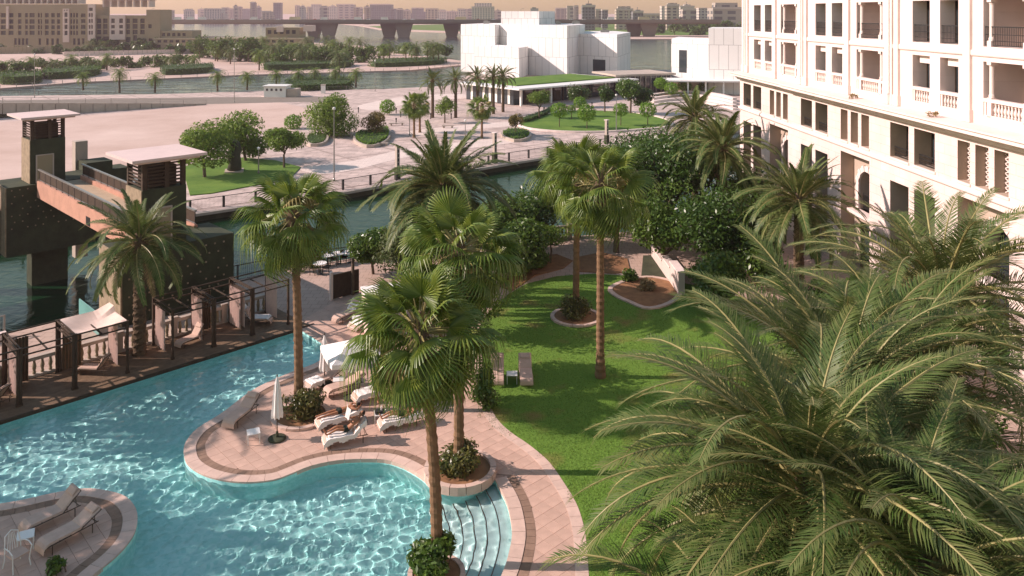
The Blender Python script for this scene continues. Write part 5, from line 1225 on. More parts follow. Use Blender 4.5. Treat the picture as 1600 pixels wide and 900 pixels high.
for i in range(12): ptree(440+i*23+r.uniform(-6,6), 86+r.uniform(-4,6), 66+r.uniform(-4,5), 13+r.uniform(-2,4), 'large leafy tree in the middle of the peninsula', T['farleaf'], 420, .8, 470+i, zg=-4.6, group='large trees of the peninsula', blobs=7)
# ---- near garden
tree(11.5, 60.0, 0, 8.4, 3.6, 'large dark leafy tree between the lawn path and the canal', T['darkleaf'], 9000, .16, 31, blobs=18, hi=.3); tree(7.6, 58.5, 0, 7.0, 2.9, 'dark leafy tree behind the two lawn fan palms', T['darkleaf'], 6500, .16, 32, blobs=15, hi=.3)
tree(13.3, 52.5, 0, 6.2, 2.8, 'glossy tree beside the dark garden path', T['darkleaf'], 6500, .15, 33, blobs=15, hi=.25); tree(15.2, 64.0, 0, 8.0, 3.0, 'dense tree between two hotel date palms', T['darkleaf'], 5500, .17, 34, blobs=14, hi=.25)
tree(-.4, 58.0, 0, 4.2, 2.2, 'broad glossy tree beside the stone balustrade', T['shrubleaf'], 6500, .14, 35, blobs=15, hi=.25); tree(2.4, 60.3, 0, 4.6, 2.2, 'low glossy tree at the canal balustrade', T['darkleaf'], 4500, .14, 36, blobs=13, hi=.2)
tree(-9.3, 53.6, 0, 3.2, 1.5, 'round leafy tree at the end of the cafe terrace', T['shrubleaf'], 5500, .13, 37, blobs=13, hi=.2); tree(-6.6, 50.5, 0, 4.6, 2.1, 'bushy tree with pale blossom behind the sun deck', leafmat('blossom_leaf', (.03,.07,.012), (.16,.18,.07)), 5500, .12, 38, blobs=13, hi=.2)
tree(-4.0, 54.5, 0, 4.6, 2.4, 'dark bushy tree under the broad date palm', T['darkleaf'], 5000, .14, 39, blobs=13, hi=.2); x, y = at_px(860,412); tree(x, y, 0, 2.5, 1.3, 'small bare stemmed tree in the garden bed', T['olive'], 1500, .1, 40, vs_=.25, hi=.5)
for i, (px, yb, r_, h, lb) in enumerate(((793,440,1.2,1.5,'leafy shrub at the near end of the garden bed'), (820,428,1.3,1.4,'leafy shrub in the middle of the garden bed'), (842,418,1.0,1.2,'low shrub behind the small bare stemmed tree'), (783,415,1.3,1.8,'tall shrub beside the curved garden path'), (985,440,.7,.8,'spiky shrub in the kerbed soil bed'), (1010,455,.6,.7,'dry shrub in the kerbed soil bed'), (752,628,.75,1.9,'upright shrub at the lawn edge of the sun deck'), (760,640,.6,1.2,'small flowering shrub beside the upright lawn edge shrub'))):
    x, y = at_px(px, yb); t = thing('shrub', (x, y, .03), 0, lb, 'shrub'); r2 = random.Random(i); b = MB(); leaves(b, r2, (0,0,h*.5), (r_, r_, h*.62), 1500, .085, 10, .3); b.build('foliage', T['shrubleaf'] if i != 5 else T['frond_dry'], t)
    b = MB()
    for k in range(5): a = k*1.3; b.tube([(0,0,0), (cos(a)*r_*.4, sin(a)*r_*.4, h*.6)], [.03,.01], 5)
    b.build('stem', T['bark'], t)
def bed_shrub(px, yb, r_, h, lb, n=2600, size=.1, m='shrubleaf', ring=None):
    x, y = at_px(px, yb); t = thing('round_shrub', (x, y, .03), 0, lb, 'shrub'); r2 = random.Random(int(px)); b = MB(); leaves(b, r2, (0,0,h*.5), (r_*1.05, r_*1.05, h*.6), n, size, 14, .35); b.build('foliage', T[m], t)
    b = MB()
    for k in range(6): a = k*1.05; b.tube([(cos(a)*.3,sin(a)*.3,0), (cos(a)*r_*.6, sin(a)*r_*.6, h*.7)], [.025,.01], 5)
    b.build('stem', T['bark'], t); return t
T['croton'] = leafmat('croton_leaf', (.03,.07,.012), (.2,.16,.04), .35, .25, .5)
bed_shrub(470,652,1.0,1.1,'rounded shrub bed around the fan palm foot on the peninsula', 3000, .09, 'croton'); bed_shrub(720,742,.95,1.15,'leafy shrub filling the stone planter at the pool steps', 3000, .09, 'croton'); bed_shrub(682,897,.85,1.0,'dense shrub around the foot of the pool edge fan palm', 3200, .1); bed_shrub(900,497,1.15,1.25,'round clipped hedge around the lawn fan palm', 3600, .075, 'croton'); bed_shrub(88,895,.35,.5,'small spiky plant on the island deck', 300, .11)
for (px, yb, r_, lb) in ((470,652,1.05,'stone ring round the peninsula shrub bed'), (900,497,1.25,'pale kerb ring round the lawn hedge')): x, y = at_px(px, yb); ring_kerb((x, y), r_, lb)
x, y = at_px(719,742); ring_kerb((x, y), 1.15, 'stone ring planter by the pool steps', h=.32); x, y = at_px(682,900); rk = ring_kerb((x, y), .75, 'stone ring planter at the pool edge palm', h=.12, w=.15); b = MB(); b.lathe([(.88,-1.2), (.88,.002)], 32); b.build('pedestal', T['pool_tile'], rk)
# denser planting along the canal side of the garden
for i, (x, y, h, r_, lb, m) in enumerate(((5.2,62.5,6.6,2.9,'tall leafy tree at the canal behind the hedge planter palm','darkleaf'), (9.8,64.8,7.6,3.1,'tall dark tree on the canal bank behind the lawn','darkleaf'), (13.4,68.5,7.4,3.0,'dense tree on the canal bank near the hotel corner','darkleaf'), (10.4,54.6,5.4,2.6,'glossy rounded tree over the kerbed soil bed','shrubleaf'), (16.6,55.2,5.0,2.3,'bushy tree squeezed between hotel wall and date palm','darkleaf'), (18.3,62.0,5.0,2.2,'bushy tree under the hotel wall by the first recess','darkleaf'),
        (.9,53.8,3.2,1.9,'round bush tree at the bend of the garden path','shrubleaf'), (15.5,50.6,3.6,1.9,'low leafy tree by the tall hotel windows','shrubleaf'), (18.6,44.5,3.2,1.8,'low dark tree at the foot of the hotel wall','darkleaf'), (12.2,47.2,3.0,1.7,'low shrubby tree beside the pale garden wall','shrubleaf'))):
    tree(x, y, 0, h, r_, lb, T[m], 5200, .15, 300+i, blobs=15, hi=.18)
tree(-2.3, 38.4, 0, 4.6, 1.9, 'leafy shade tree added between the fan palm planter and the lawn loungers', T['shrubleaf'], 4200, .12, 341, blobs=13, hi=.2); tree(-2.9, 43.0, 0, 4.8, 2.0, 'leafy shade tree added where the curved path meets the deck', T['darkleaf'], 4200, .12, 342, blobs=13, hi=.2)  # both trees added, screened by palm crowns, to cast shade on the lawn
# dark shrubs added to stand for deep shade between near palms and hotel
r = random.Random(21)
for i in range(15):
    x = r.uniform(11.5, 19.5); y = r.uniform(18.5, 41); tree(x, y, 0, r.uniform(1.6,2.8), r.uniform(1.3,2.0), 'dense dark shrub added for the deep shade before the hotel', T['darkleaf'], 1600, .12, 200+i, name='shade_shrub', group='dark shrubs before the hotel', hi=.15, blobs=9, cat='shrub')
for i, (u, lb) in enumerate(((24.3,'dry little bush growing on the hotel cornice under a loggia'), (33.6,'dry twig plant on the hotel cornice below the paired windows'))):
    q = hot.matrix_basis @ Vector((u, -.45, 11.85)); t = thing('ledge_plant', tuple(q), 0, lb, 'plant'); r2 = random.Random(i+5); b = MB(); leaves(b, r2, (0,0,.16), (.38,.38,.24), 220, .06, 6, .1); b.build('foliage', T['frond_dry'], t); b = MB(); b.tube([(0,0,-.02),(.05,0,.2)], [.02,.01], 5); b.build('stem', T['bark'], t)
# ---- small palms far away
def mini_palm(seed, fan, n=20, h=5.5, R_=2.3):
    r = random.Random(seed); b = MB(); tr = MB(); tr.tube([(0,0,0), (.1,0,h*.5), (0,.1,h)], [.3,.22,.2], 7)
    for i in range(n):
        f = i/n; a = i*2.4; el = 1.3-1.9*f; L_ = R_*(.75 if fan else 1); p = Vector((0,0,h)); K = 5
        for k in range(K):
            d = Vector((cos(a)*cos(el), sin(a)*cos(el), sin(el))); s_ = Vector((-sin(a), cos(a), 0)); q = p+d*L_/K; w = (.5 if fan else .42)*sin(pi*(k+.6)/(K+.4)); w2 = (.5 if fan else .42)*sin(pi*(k+1.6)/(K+.4))
            up = s_.cross(d)*-1
            for sg in (-1, 1):
                for z in range(2): t0, t1 = z/2, (z+.62)/2; A = p.lerp(q, t0); B = p.lerp(q, t1); e = A+s_*sg*w+d*.25+Vector((0,0,-.12)); b.tri(A, B, e)
            p = q; el -= .42
    return b.mesh('crown', T['fan'] if fan else T['frond']), tr.mesh('trunk', T['trunk_date'])
MP = [mini_palm(i, i % 2 == 0, 26, 5.5, 2.6) for i in range(4)]
def small_palm(px, yb, yc, label, group, z, k=0, sc_=1.0):
    p = P(px, yb, z); s_ = F/p.y; h = (yb-yc)/s_; t = thing('small_palm', tuple(p), px*2.1, label, 'palm', group); c, tr = MP[k % 4]; q = h/5.5
    link('trunk', tr, t, (0,0,0), None, (1,1,q)); link('crown', c, t, (0,0,h-5.5*sc_*1.0), None, sc_); return t
for i, (x, yb, yc) in enumerate(((130,141,119),(187,145,114),(242,145,121),(340,143,117),(386,141,119),(432,137,116),(466,133,114),(492,132,112),(524,133,111),(556,137,114))): small_palm(x, yb, yc, 'small fan palm on the near bank of the inlet', 'palms on the near inlet bank', PL, i*2, 1.75)
for i, (x, yb, yc) in enumerate(((5,118,101),(24,120,101),(48,117,95),(82,116,100),(112,111,91),(141,112,97),(167,110,89),(270,107,90),(304,107,91),(360,100,80),(340,96,78))): small_palm(x, yb, yc, 'small palm on the far bank beside the sand strip', 'palms on the far inlet bank', -4.6, i, 2.0)
for i, (x, y_) in enumerate(((412,62),(427,76),(457,73),(472,78),(492,75),(510,63),(520,68),(530,88),(546,63),(562,66),(600,76),(609,70),(634,73),(650,75),(668,72),(677,73),(685,73),(440,66),(405,84),(480,64))): small_palm(x, y_+26, y_, 'small palm rising above the bushes of the peninsula', 'palms on the peninsula', -4.6, i, 2.5)
for i, (x, y_) in enumerate(((215,69),(242,68),(140,70),(160,69),(205,67),(320,66),(380,68))): small_palm(x, y_+12, y_, 'tiny palm before the brown apartment building', 'palms before the brown building', -4.6, i+1, 2.2)
for i, (x, yb, yc, lb) in enumerate(((676,184,126,'date palm of the plaza row farthest from the pavilion'), (712,184,124,'fourth date palm of the plaza row from the pavilion'), (746,180,122,'middle date palm of the five in the plaza row'), (771,178,119,'second date palm of the plaza row from the pavilion'), (786,175,118,'date palm of the plaza row closest to the pavilion'))):
    p = P(x, yb, PL); s_ = F/p.y; date_palm(p.x, p.y, (yb-yc)/s_, lb, .98, 30, seed=70+i, ground=PL, dry=1, phase=i)
for i, (x, yb, yc, lb) in enumerate(((647,215,163,'fan palm of the plaza pair closer to the canal'), (656,207,160,'fan palm of the plaza pair farther from the canal'), (753,216,166,'lone fan palm on the plaza beside the airy tree'))):
    p = P(x, yb, PL); s_ = F/p.y; fan_palm(p.x, p.y, (yb-yc)/s_, lb, 1.05, 30, 80+i, ground=PL, dry=6)
# ============================================================ loungers, parasols, people
T['frame'] = mat('lounger_frame', (.1,.075,.05), .45, .15, 5, .05, 30, .4)
T['cushion'] = mat('tan_cushion', (.56,.4,.32), .9, .1, 3, .2, 50)
T['whitecloth'] = mat('white_cloth', (.82,.78,.74), .9, .04, 2, .15, 30)
T['stripe'] = mat('beige_parasol_cloth', (.62,.53,.42), .9, .18, 5, .15, 30)
def soft_box(b, x0, x1, y0, y1, z0, z1, r_=.04, n=3):
    b.hexa([(x0+r_,y0+r_,z0), (x1-r_,y0+r_,z0), (x1-r_,y1-r_,z0), (x0+r_,y1-r_,z0), (x0,y0,(z0+z1)/2), (x1,y0,(z0+z1)/2), (x1,y1,(z0+z1)/2), (x0,y1,(z0+z1)/2)])
    b.hexa([(x0,y0,(z0+z1)/2+.0005), (x1,y0,(z0+z1)/2+.0005), (x1,y1,(z0+z1)/2+.0005), (x0,y1,(z0+z1)/2+.0005), (x0+r_,y0+r_,z1), (x1-r_,y0+r_,z1), (x1-r_,y1-r_,z1), (x0+r_,y1-r_,z1)])
HX, HZ = 1.18, .33           # hinge of the backrest
def rotY(b, st, ang, px=HX, pz=HZ): b.xf(Matrix.Translation((px,0,pz)) @ Matrix.Rotation(-ang, 4, 'Y') @ Matrix.Translation((-px,0,-pz)), st)
LME = {}
def lounger(foot, head, label, ang=35, name='sun_lounger', cat='sun lounger', group=None, z=.034, cush='cushion', scl=1.0):
    f = Vector(foot); h = Vector(head); yaw = atan2(h.y-f.y, h.x-f.x); t = thing(name, (f.x, f.y, z), yaw, label, cat, group, scl)
    if ang not in LME:
        d = {}; a = R(ang)
        b = MB()
        for s_ in (-.3,.3): b.tube([(0,s_,.2), (.04,s_,.27), (.2,s_,HZ-.03), (HX,s_,HZ-.03), (1.75,s_,HZ-.03)], .018, 6)
        for x in (.15,.5,.85,1.2,1.7): b.bar((x,-.3,HZ-.03), (x,.3,HZ-.03), .022)
        d['frame'] = b.mesh('frame', T['frame'])
        b = MB(); b.tube([(.0,0,HZ-.03), (0,0,0)], .016, 6); d['leg'] = b.mesh('leg', T['frame'])
        b = MB(); st = len(b.v)
        for s_ in (-.3,.3): b.tube([(HX,s_,HZ), (1.93,s_,HZ)], .017, 6)
        b.bar((1.92,-.3,HZ), (1.92,.3,HZ), .03); rotY(b, st, a); b.bar((HX+.5*cos(a),.28,HZ+.5*sin(a)), (HX+.45,.28,HZ-.03), .016); b.bar((HX+.5*cos(a),-.28,HZ+.5*sin(a)), (HX+.45,-.28,HZ-.03), .016)
        d['back_frame'] = b.mesh('back_frame', T['frame'])
        b = MB(); n = 10; w = .31
        prof = [(-.03,.16), (0,.28), (.07,.36), (.18,.405), (.5,.405), (.9,.4), (HX,.405)]
        for i in range(len(prof)-1):
            p, q = prof[i], prof[i+1]; b.hexa([(p[0],-w,p[1]-.06), (q[0],-w,q[1]-.06), (q[0],w,q[1]-.06), (p[0],w,p[1]-.06), (p[0],-w+.02,p[1]), (q[0],-w+.02,q[1]), (q[0],w-.02,q[1]), (p[0],w-.02,p[1])])
        d['seat_cushion'] = b.mesh('seat_cushion', T[cush])
        b = MB(); soft_box(b, HX+.01, 1.95, -w, w, HZ+.02, HZ+.085); rotY(b, 0, a); d['back_cushion'] = b.mesh('back_cushion', T[cush])
        b = MB(); soft_box(b, 1.66, 1.93, -w+.05, w-.05, HZ+.087, HZ+.15); rotY(b, 0, a); d['pillow'] = b.mesh('pillow', T[cush])
        LME[ang] = d
    d = LME[ang]
    for k in ('frame', 'back_frame', 'seat_cushion'): link(k, d[k], t)
    link('pillow', d['pillow'], link('back_cushion', d['back_cushion'], t))
    for x in (.25, 1.55):
        for s_ in (-.3,.3): link('leg', d['leg'], t, (x, s_, 0))
    t['back_angle'] = ang; return t
def towel(l, x0, x1, label, m='towel', drop=True, up=0.0):
    "a towel laid on a lounger, shaped to it"
    a = R(l['back_angle']); b = MB(); n = 16; w = .33; P_ = []
    for i in range(n+1):
        x = x0+(x1-x0)*i/n
        if x <= HX: z = .418 if x > .15 else .418-(.15-x)*1.1
        else: z = HZ+.1+(x-HX)*sin(a); x = HX+(x-HX)*cos(a)-.02
        P_.append((x, z+.006*sin(i*1.9)))
    for i in range(n):
        p, q = P_[i], P_[i+1]
        b.quad((p[0],-w,p[1]+.008*sin(i)), (q[0],-w,q[1]+.008*sin(i+1)), (q[0],w,q[1]), (p[0],w,p[1]))
        if drop: dz = .2+.05*sin(i*1.3); b.quad((p[0],-w-.012,p[1]-dz), (q[0],-w-.012,q[1]-dz+.01), (q[0],-w,q[1]+.008*sin(i+1)), (p[0],-w,p[1]+.008*sin(i)))
    o = b.build('towel', T[m], None, l.location, l.rotation_euler); return tag(o, label, 'towel')
def side_table(px, py, label, rz=.4, sz=.5, h=.42):
    p = P(px, py, .034); t = thing('side_table', tuple(p), rz, label, 'table')
    b = MB(); b.box(-sz/2,sz/2,-sz/2,sz/2,h-.03,h); b.build('table_top', T['whitemetal'], t)
    for x in (-1,1):
        for y in (-1,1): b = MB(); b.bar((x*sz*.45,y*sz*.45,0), (x*sz*.45,y*sz*.45,h-.031), .03); b.build('leg', T['whitemetal'], t)
    return t
def PX(x, y): return P(x, y, .034)
LA = lounger(PX(356,672), PX(412,628), 'empty cushioned lounger at the rounded tip of the peninsula', 30)
LB = lounger(PX(478,612), PX(532,592), 'lounger with a white towel under the closed parasol by the water', 22)
LC = lounger(PX(509,621), PX(561,604), 'bare cushioned lounger beside the open white parasol', 22)
LD = lounger(PX(553,630), PX(612,613), 'lounger with a long white towel below the fan palm leaves', 22)
LE_ = lounger(PX(495,671), PX(566,653), 'lounger carrying a person lying face down by the shrub bed', 8)
LF = lounger(PX(505,698), PX(585,682), 'lounger carrying the newspaper reader beside the pool edge', 42)
LG = lounger(PX(592,672), PX(664,658), 'lounger carrying a person with dark trunks close to the fan palm trunk', 12)
LH = lounger(PX(524,506), PX(562,490), 'lounger with white back at the corner of the paved terrace', 45); LI = lounger(PX(549,518), PX(585,503), 'lounger in front of the small white cabana tent', 30)
LJ = lounger(PX(777,606), PX(777,573), 'cushioned lounger on the lawn nearer to the upright shrub', 40, z=.06); LK = lounger(PX(823,606), PX(819,573), 'cushioned lounger on the lawn farther from the sun deck', 40, z=.06)
LL = lounger(PX(62,868), PX(118,838), 'lounger in the shade on the island deck', 25); LM = lounger(PX(35,838), PX(90,812), 'rear lounger in the shade on the island deck', 40)
LN = lounger(CP(12.6,2.6), CP(13.6,1.4), 'lounge chair under the cloth roofed cabana', 55, z=.051, scl=.9); LO = lounger(CP(17.1,2.0), CP(18.3,2.3), 'lounge chair in the open cabana by the date palm', 55, z=.051, scl=.9); LP = lounger(CP(22.2,1.6), CP(21.2,2.6), 'lounge chair draped with a white towel in the last cabana', 55, z=.051, scl=.9)
LQ = lounger(CP(8.4,2.6), CP(9.2,1.5), 'lounge chair in the roofless cabana beside the dark shaded one', 50, z=.051, scl=.9)
towel(LB, -.02, .8, 'white towel hanging over the foot of the waterside lounger'); towel(LD, -.02, 1.1, 'long white towel on the lounger below the fan palm leaves'); towel(LE_, -.02, 1.9, 'wrinkled pale towel under the face down person'); towel(LF, -.02, 1.9, 'white towel under the newspaper reader'); towel(LG, -.02, 1.9, 'white towel under the person with dark trunks')
towel(LH, 1.2, 1.9, 'white towel over the back of the terrace corner lounger', drop=False); towel(LP, .1, 1.9, 'crumpled white towel on the last cabana chair'); towel(LI, -.02, .7, 'pale towel on the lounger before the white tent')
side_table(396,690,'low white side table on the peninsula tip'); side_table(529,606,'white side table between the two waterside loungers', .2); side_table(594,660,'side table with a dark towel between the sunbathers', .2); side_table(557,507,'white side table by the terrace corner lounger', .2); side_table(800,597,'pale side table between the two lawn loungers', 0); side_table(40,855,'side table between the island loungers', .5)
b = MB(); b.box(-.22,.22,-.16,.16,0,.05); b.box(-.18,.1,-.12,.14,.051,.1); p = PX(594,660); tag(b.build('towel', T['iron'], None, (p.x, p.y, .456), .3), 'folded black towel on the side table', 'towel')
b = MB(); b.lathe([(.03,0), (.035,.12), (.015,.18), (.015,.22)], 10); tag(b.build('bottle', T['whitecloth'], None, (p.x+.05, p.y+.02, .557)), 'white lotion bottle on the folded black towel', 'bottle')
# ornate garden chair on the island
gc = thing('garden_chair', tuple(P(27,886,.034)), R(60), 'ornate scrolled metal armchair on the island deck', 'chair')
b = MB(); b.box(-.25,.25,-.25,.25,.42,.46); b.build('seat', T['cushion'], gc)
for s_ in (-1, 1):
    b = MB(); b.tube([(s_*.27,-.27,0), (s_*.25,-.22,.2), (s_*.27,-.25,.45), (s_*.3,-.28,.62), (s_*.3,-.1,.7), (s_*.28,.15,.68), (s_*.25,.27,.62)], .018, 6); b.build('arm', T['whitemetal'], gc)
    b = MB(); b.tube([(s_*.27,.32,0), (s_*.25,.25,.25), (s_*.24,.26,.6), (s_*.2,.33,.95), (0,.36,1.05)], .018, 6); b.build('back_post', T['whitemetal'], gc)
for k in range(5): b = MB(); x = -.16+k*.08; b.tube([(x,.26,.47), (x*.8,.29,.7), (x*.5,.34,.97)], .01, 5); b.build('back_slat', T['whitemetal'], gc)
# ---- parasols
def closed_parasol(px, py, h, label):
    p = P(px, py, .034); t = thing('closed_parasol', tuple(p), px, label, 'parasol')
    b = MB(); b.tube([(0,0,.08), (0,0,h)], .024, 8); b.build('pole', T['timber'], t)
    b = MB(); b.lathe([(.36,0), (.36,.06), (.3,.09), (.06,.1), (.05,.3)], 16); b.build('base', T['darkstone'], t)
    b = MB(); n = 16; pr = [(h+.02,.03), (h-.25,.1), (h-.7,.16), (h-1.2,.2), (h-1.5,.235), (h-1.62,.22)]; base = 0
    for z, r_ in pr:
        for k in range(n): a = 2*pi*k/n; q = r_*(1.12 if k % 2 else .78); b.v.append((q*cos(a), q*sin(a), z-(.05 if k % 2 else 0)))
    for i in range(len(pr)-1):
        for k in range(n): b.f.append((i*n+k, i*n+(k+1) % n, (i+1)*n+(k+1) % n, (i+1)*n+k)); b.mi.append(0)
    ca_ = b.build('canopy', T['whitecloth'], t); b = MB(); b.lathe([(.0,0), (.035,.03), (.02,.09), (.0,.12)], 8, (0,0,h)); b.build('finial', T['timber'], ca_); return t
closed_parasol(433,686,2.55,'closed white parasol standing beside the peninsula shrub bed'); closed_parasol(507,600,2.3,'closed white parasol next to the open one by the water')
def open_parasol(px, py, h, w, label, rz):
    p = P(px, py, .034); t = thing('open_parasol', tuple(p), rz, label, 'parasol'); b = MB(); b.tube([(0,0,.08), (0,0,h+.55)], .025, 8); b.build('pole', T['timber'], t)
    b = MB(); b.lathe([(.36,0), (.36,.06), (.3,.09), (.06,.1)], 16); b.build('base', T['darkstone'], t)
    c = [(-w,-w), (w,-w), (w,w), (-w,w)]; n = 8
    for k in range(4):
        A, B = c[k], c[(k+1) % 4]; b = MB()
        def q(i, j):
            f = i/n; e = (A[0]+(B[0]-A[0])*j/n, A[1]+(B[1]-A[1])*j/n); sag = .09*sin(pi*j/n)*f; return (e[0]*f, e[1]*f, h+.5*(1-f)-sag)
        for i in range(n):
            for j in range(n): b.quad(q(i,j), q(i+1,j), q(i+1,j+1), q(i,j+1))
        for j in range(n): a_, b_ = q(n,j), q(n,j+1); b.quad(a_, b_, (b_[0],b_[1],b_[2]-.2), (a_[0],a_[1],a_[2]-.2))
        b.build('canopy_panel', T['whitecloth'], t)
    for (x, y) in c: b = MB(); b.bar((0,0,h+.44), (x*.98,y*.98,h-.03), .025); ri = b.build('rib', T['timber'], t); b = MB(); b.bar((0,0,h-.35), (x*.5,y*.5,h+.2), .018); b.build('strut', T['timber'], ri)
    return t
open_parasol(549,622,2.15,1.15,'open square white parasol shading the waterside loungers', .45)
tn = thing('pool_tent', tuple(P(600,520,.034)), R(20), 'small white framed tent with cloth sides at the terrace', 'tent')
for (x, y) in ((-1,-1),(1,-1),(1,1),(-1,1)): b = MB(); b.box(x-.05,x+.05,y-.05,y+.05,0,2.2); b.build('post', T['whitemetal'], tn)
b = MB(); b.box(-1.1,1.1,-1.1,1.1,2.201,2.3); b.build('roof', T['whitecloth'], tn)
for (p, q) in (((-1,-.95),(-1,.95)), ((-.95,1),(.95,1))): b = MB(); curtain(b, (*p,0), (*q,0), .05, 2.19, 16, .04); b.build('curtain', T['fabric'], tn)
# ---- people
T['skin'] = mat('skin', (.42,.2,.11), .55, .08, 6, .05, 40, 0, .4); T['skin2'] = mat('tanned_skin', (.36,.16,.08), .55, .08, 6, .05, 40, 0, .4)
T['hair'] = mat('dark_hair', (.02,.013,.01), .6, .2, 20, .3, 60); T['trunks'] = mat('dark_trunks', (.012,.022,.015), .8, .2, 8, .1, 40); T['red'] = mat('red_cloth', (.4,.05,.03), .8, .15, 8, .1, 40); T['paper'] = mat('newspaper', (.6,.58,.55), .9, .25, 14, .05, 30)
def skin_mesh(name, pts, edges, rad, mats, sub=2):
    me = bpy.data.meshes.new(name); me.from_pydata([tuple(p) for p in pts], edges, []); o = bpy.data.objects.new(name, me); col.objects.link(o)
    md = o.modifiers.new('s', 'SKIN'); md.use_smooth_shade = True; md.branch_smoothing = .6
    for i, v in enumerate(me.skin_vertices[0].data): v.radius = (rad[i], rad[i]*.92); v.use_root = i == 0
    o.modifiers.new('u', 'SUBSURF').levels = sub; o.modifiers['u'].render_levels = sub
    dg = bpy.context.evaluated_depsgraph_get(); m2 = bpy.data.meshes.new_from_object(o.evaluated_get(dg)); bpy.data.objects.remove(o); bpy.data.meshes.remove(me)
    m2.materials.clear(); m2.materials.append(mats); return m2
def person(J, label, loc, yaw, skin='skin', shorts='trunks', look=(1,0,0), hair=True, top=None, group=None):
    "J: joint positions; pelvis, chest, neck, head, and l/r shoulder elbow wrist hip knee ankle toe"
    t = thing('person', loc, yaw, label, 'person', group)
    V = {k: Vector(v) for k, v in J.items()}; names = list(V); idx = {k: i for i, k in enumerate(names)}
    rad = {'pelvis':.125,'waist':.115,'chest':.135,'neck':.055,'headbase':.06}
    for s_ in 'lr': rad.update({s_+'sh':.062, s_+'el':.042, s_+'wr':.03, s_+'hip':.09, s_+'kn':.058, s_+'an':.038, s_+'toe':.03})
    E_ = [('pelvis','waist'),('waist','chest'),('chest','neck'),('neck','headbase')]
    for s_ in 'lr': E_ += [('chest',s_+'sh'),(s_+'sh',s_+'el'),(s_+'el',s_+'wr'),('pelvis',s_+'hip'),(s_+'hip',s_+'kn'),(s_+'kn',s_+'an'),(s_+'an',s_+'toe')]
    me = skin_mesh('body', [V[n] for n in names], [(idx[a], idx[b]) for a, b in E_], [rad[n] for n in names], T[skin])
    bm = bmesh.new(); bm.from_mesh(me)
    hb, nk = V['headbase'], V['neck']; up = (hb-nk).normalized(); fw = Vector(look); fw = (fw-up*fw.dot(up)).normalized(); sd_ = up.cross(fw); c = hb+up*.1+fw*.015
    M = Matrix((( *(sd_),), ( *(fw),), ( *(up),))).transposed().to_4x4(); M.translation = c
    def ell(rx, ry, rz, off): bmesh.ops.create_uvsphere(bm, u_segments=14, v_segments=10, radius=1, matrix=M @ Matrix.Translation(off) @ Matrix.Diagonal((rx,ry,rz,1)))
    ell(.073,.092,.115,(0,0,0)); ell(.013,.02,.022,(0,.095,-.01)); ell(.012,.022,.03,(.073,0,0)); ell(.012,.022,.03,(-.073,0,0)); ell(.028,.014,.01,(0,.085,-.055)); ell(.05,.06,.04,(0,.03,-.075))
    for s_ in 'lr':      # hands: palm and five fingers
        w = V[s_+'wr']; d = (w-V[s_+'el']).normalized(); q = d.cross(up if abs(d.dot(up)) < .9 else fw).normalized(); nn = q.cross(d)
        H4 = Matrix((( *q,), ( *d,), ( *nn,))).transposed().to_4x4(); H4.translation = w
        bmesh.ops.create_uvsphere(bm, u_segments=10, v_segments=8, radius=1, matrix=H4 @ Matrix.Translation((0,.05,0)) @ Matrix.Diagonal((.042,.058,.018,1)))
        for f, (x, l, a) in enumerate(((-.03,.07,-.12), (-.011,.085,-.03), (.01,.08,.04), (.03,.062,.14), (.04,.055,.9))):
            y0 = .095 if f < 4 else .035
            for sg, (o1, tilt) in enumerate(((0,.0), (.5,.5))):
                bmesh.ops.create_uvsphere(bm, u_segments=6, v_segments=5, radius=1, matrix=H4 @ Matrix.Translation((x,y0,0)) @ Matrix.Rotation(-a,4,'Z') @ Matrix.Translation((0,l*(.25+o1),-.012*sg)) @ Matrix.Rotation(-tilt,4,'X') @ Matrix.Diagonal((.0088,l*.34,.0088,1)))
    bm.to_mesh(me); bm.free(); me.polygons.foreach_set('use_smooth', [True]*len(me.polygons)); bo = link('body', me, t)
    if hair:
        bm = bmesh.new(); bmesh.ops.create_uvsphere(bm, u_segments=16, v_segments=12, radius=1, matrix=M @ Matrix.Translation((0,-.018,.018)) @ Matrix.Diagonal((.083,.092,.115,1)))
        bmesh.ops.delete(bm, geom=[v for v in bm.verts if (M.inverted() @ v.co).y > .055 and (M.inverted() @ v.co).z < .06], context='VERTS'); hm = bpy.data.meshes.new('hair'); bm.to_mesh(hm); bm.free(); hm.materials.append(T['hair']); link('hair', hm, bo)
    S = ['pelvis','waist0','lhip','rhip','lmid','rmid']; Vs = [V['pelvis'], V['pelvis'].lerp(V['waist'],.55), V['lhip'], V['rhip'], V['lhip'].lerp(V['lkn'],.45), V['rhip'].lerp(V['rkn'],.45)]
    link('shorts', skin_mesh('shorts', Vs, [(0,1),(0,2),(0,3),(2,4),(3,5)], [.142,.132,.108,.108,.095,.095], T[shorts]), t)
    if top: link('top', skin_mesh('top', [V['waist'].lerp(V['chest'],.1), V['chest'], V['lsh'], V['rsh'], V['lsh'].lerp(V['lel'],.4), V['rsh'].lerp(V['rel'],.4)], [(0,1),(1,2),(1,3),(2,4),(3,5)], [.128,.15,.08,.08,.062,.062], T[top]), t)
    return t
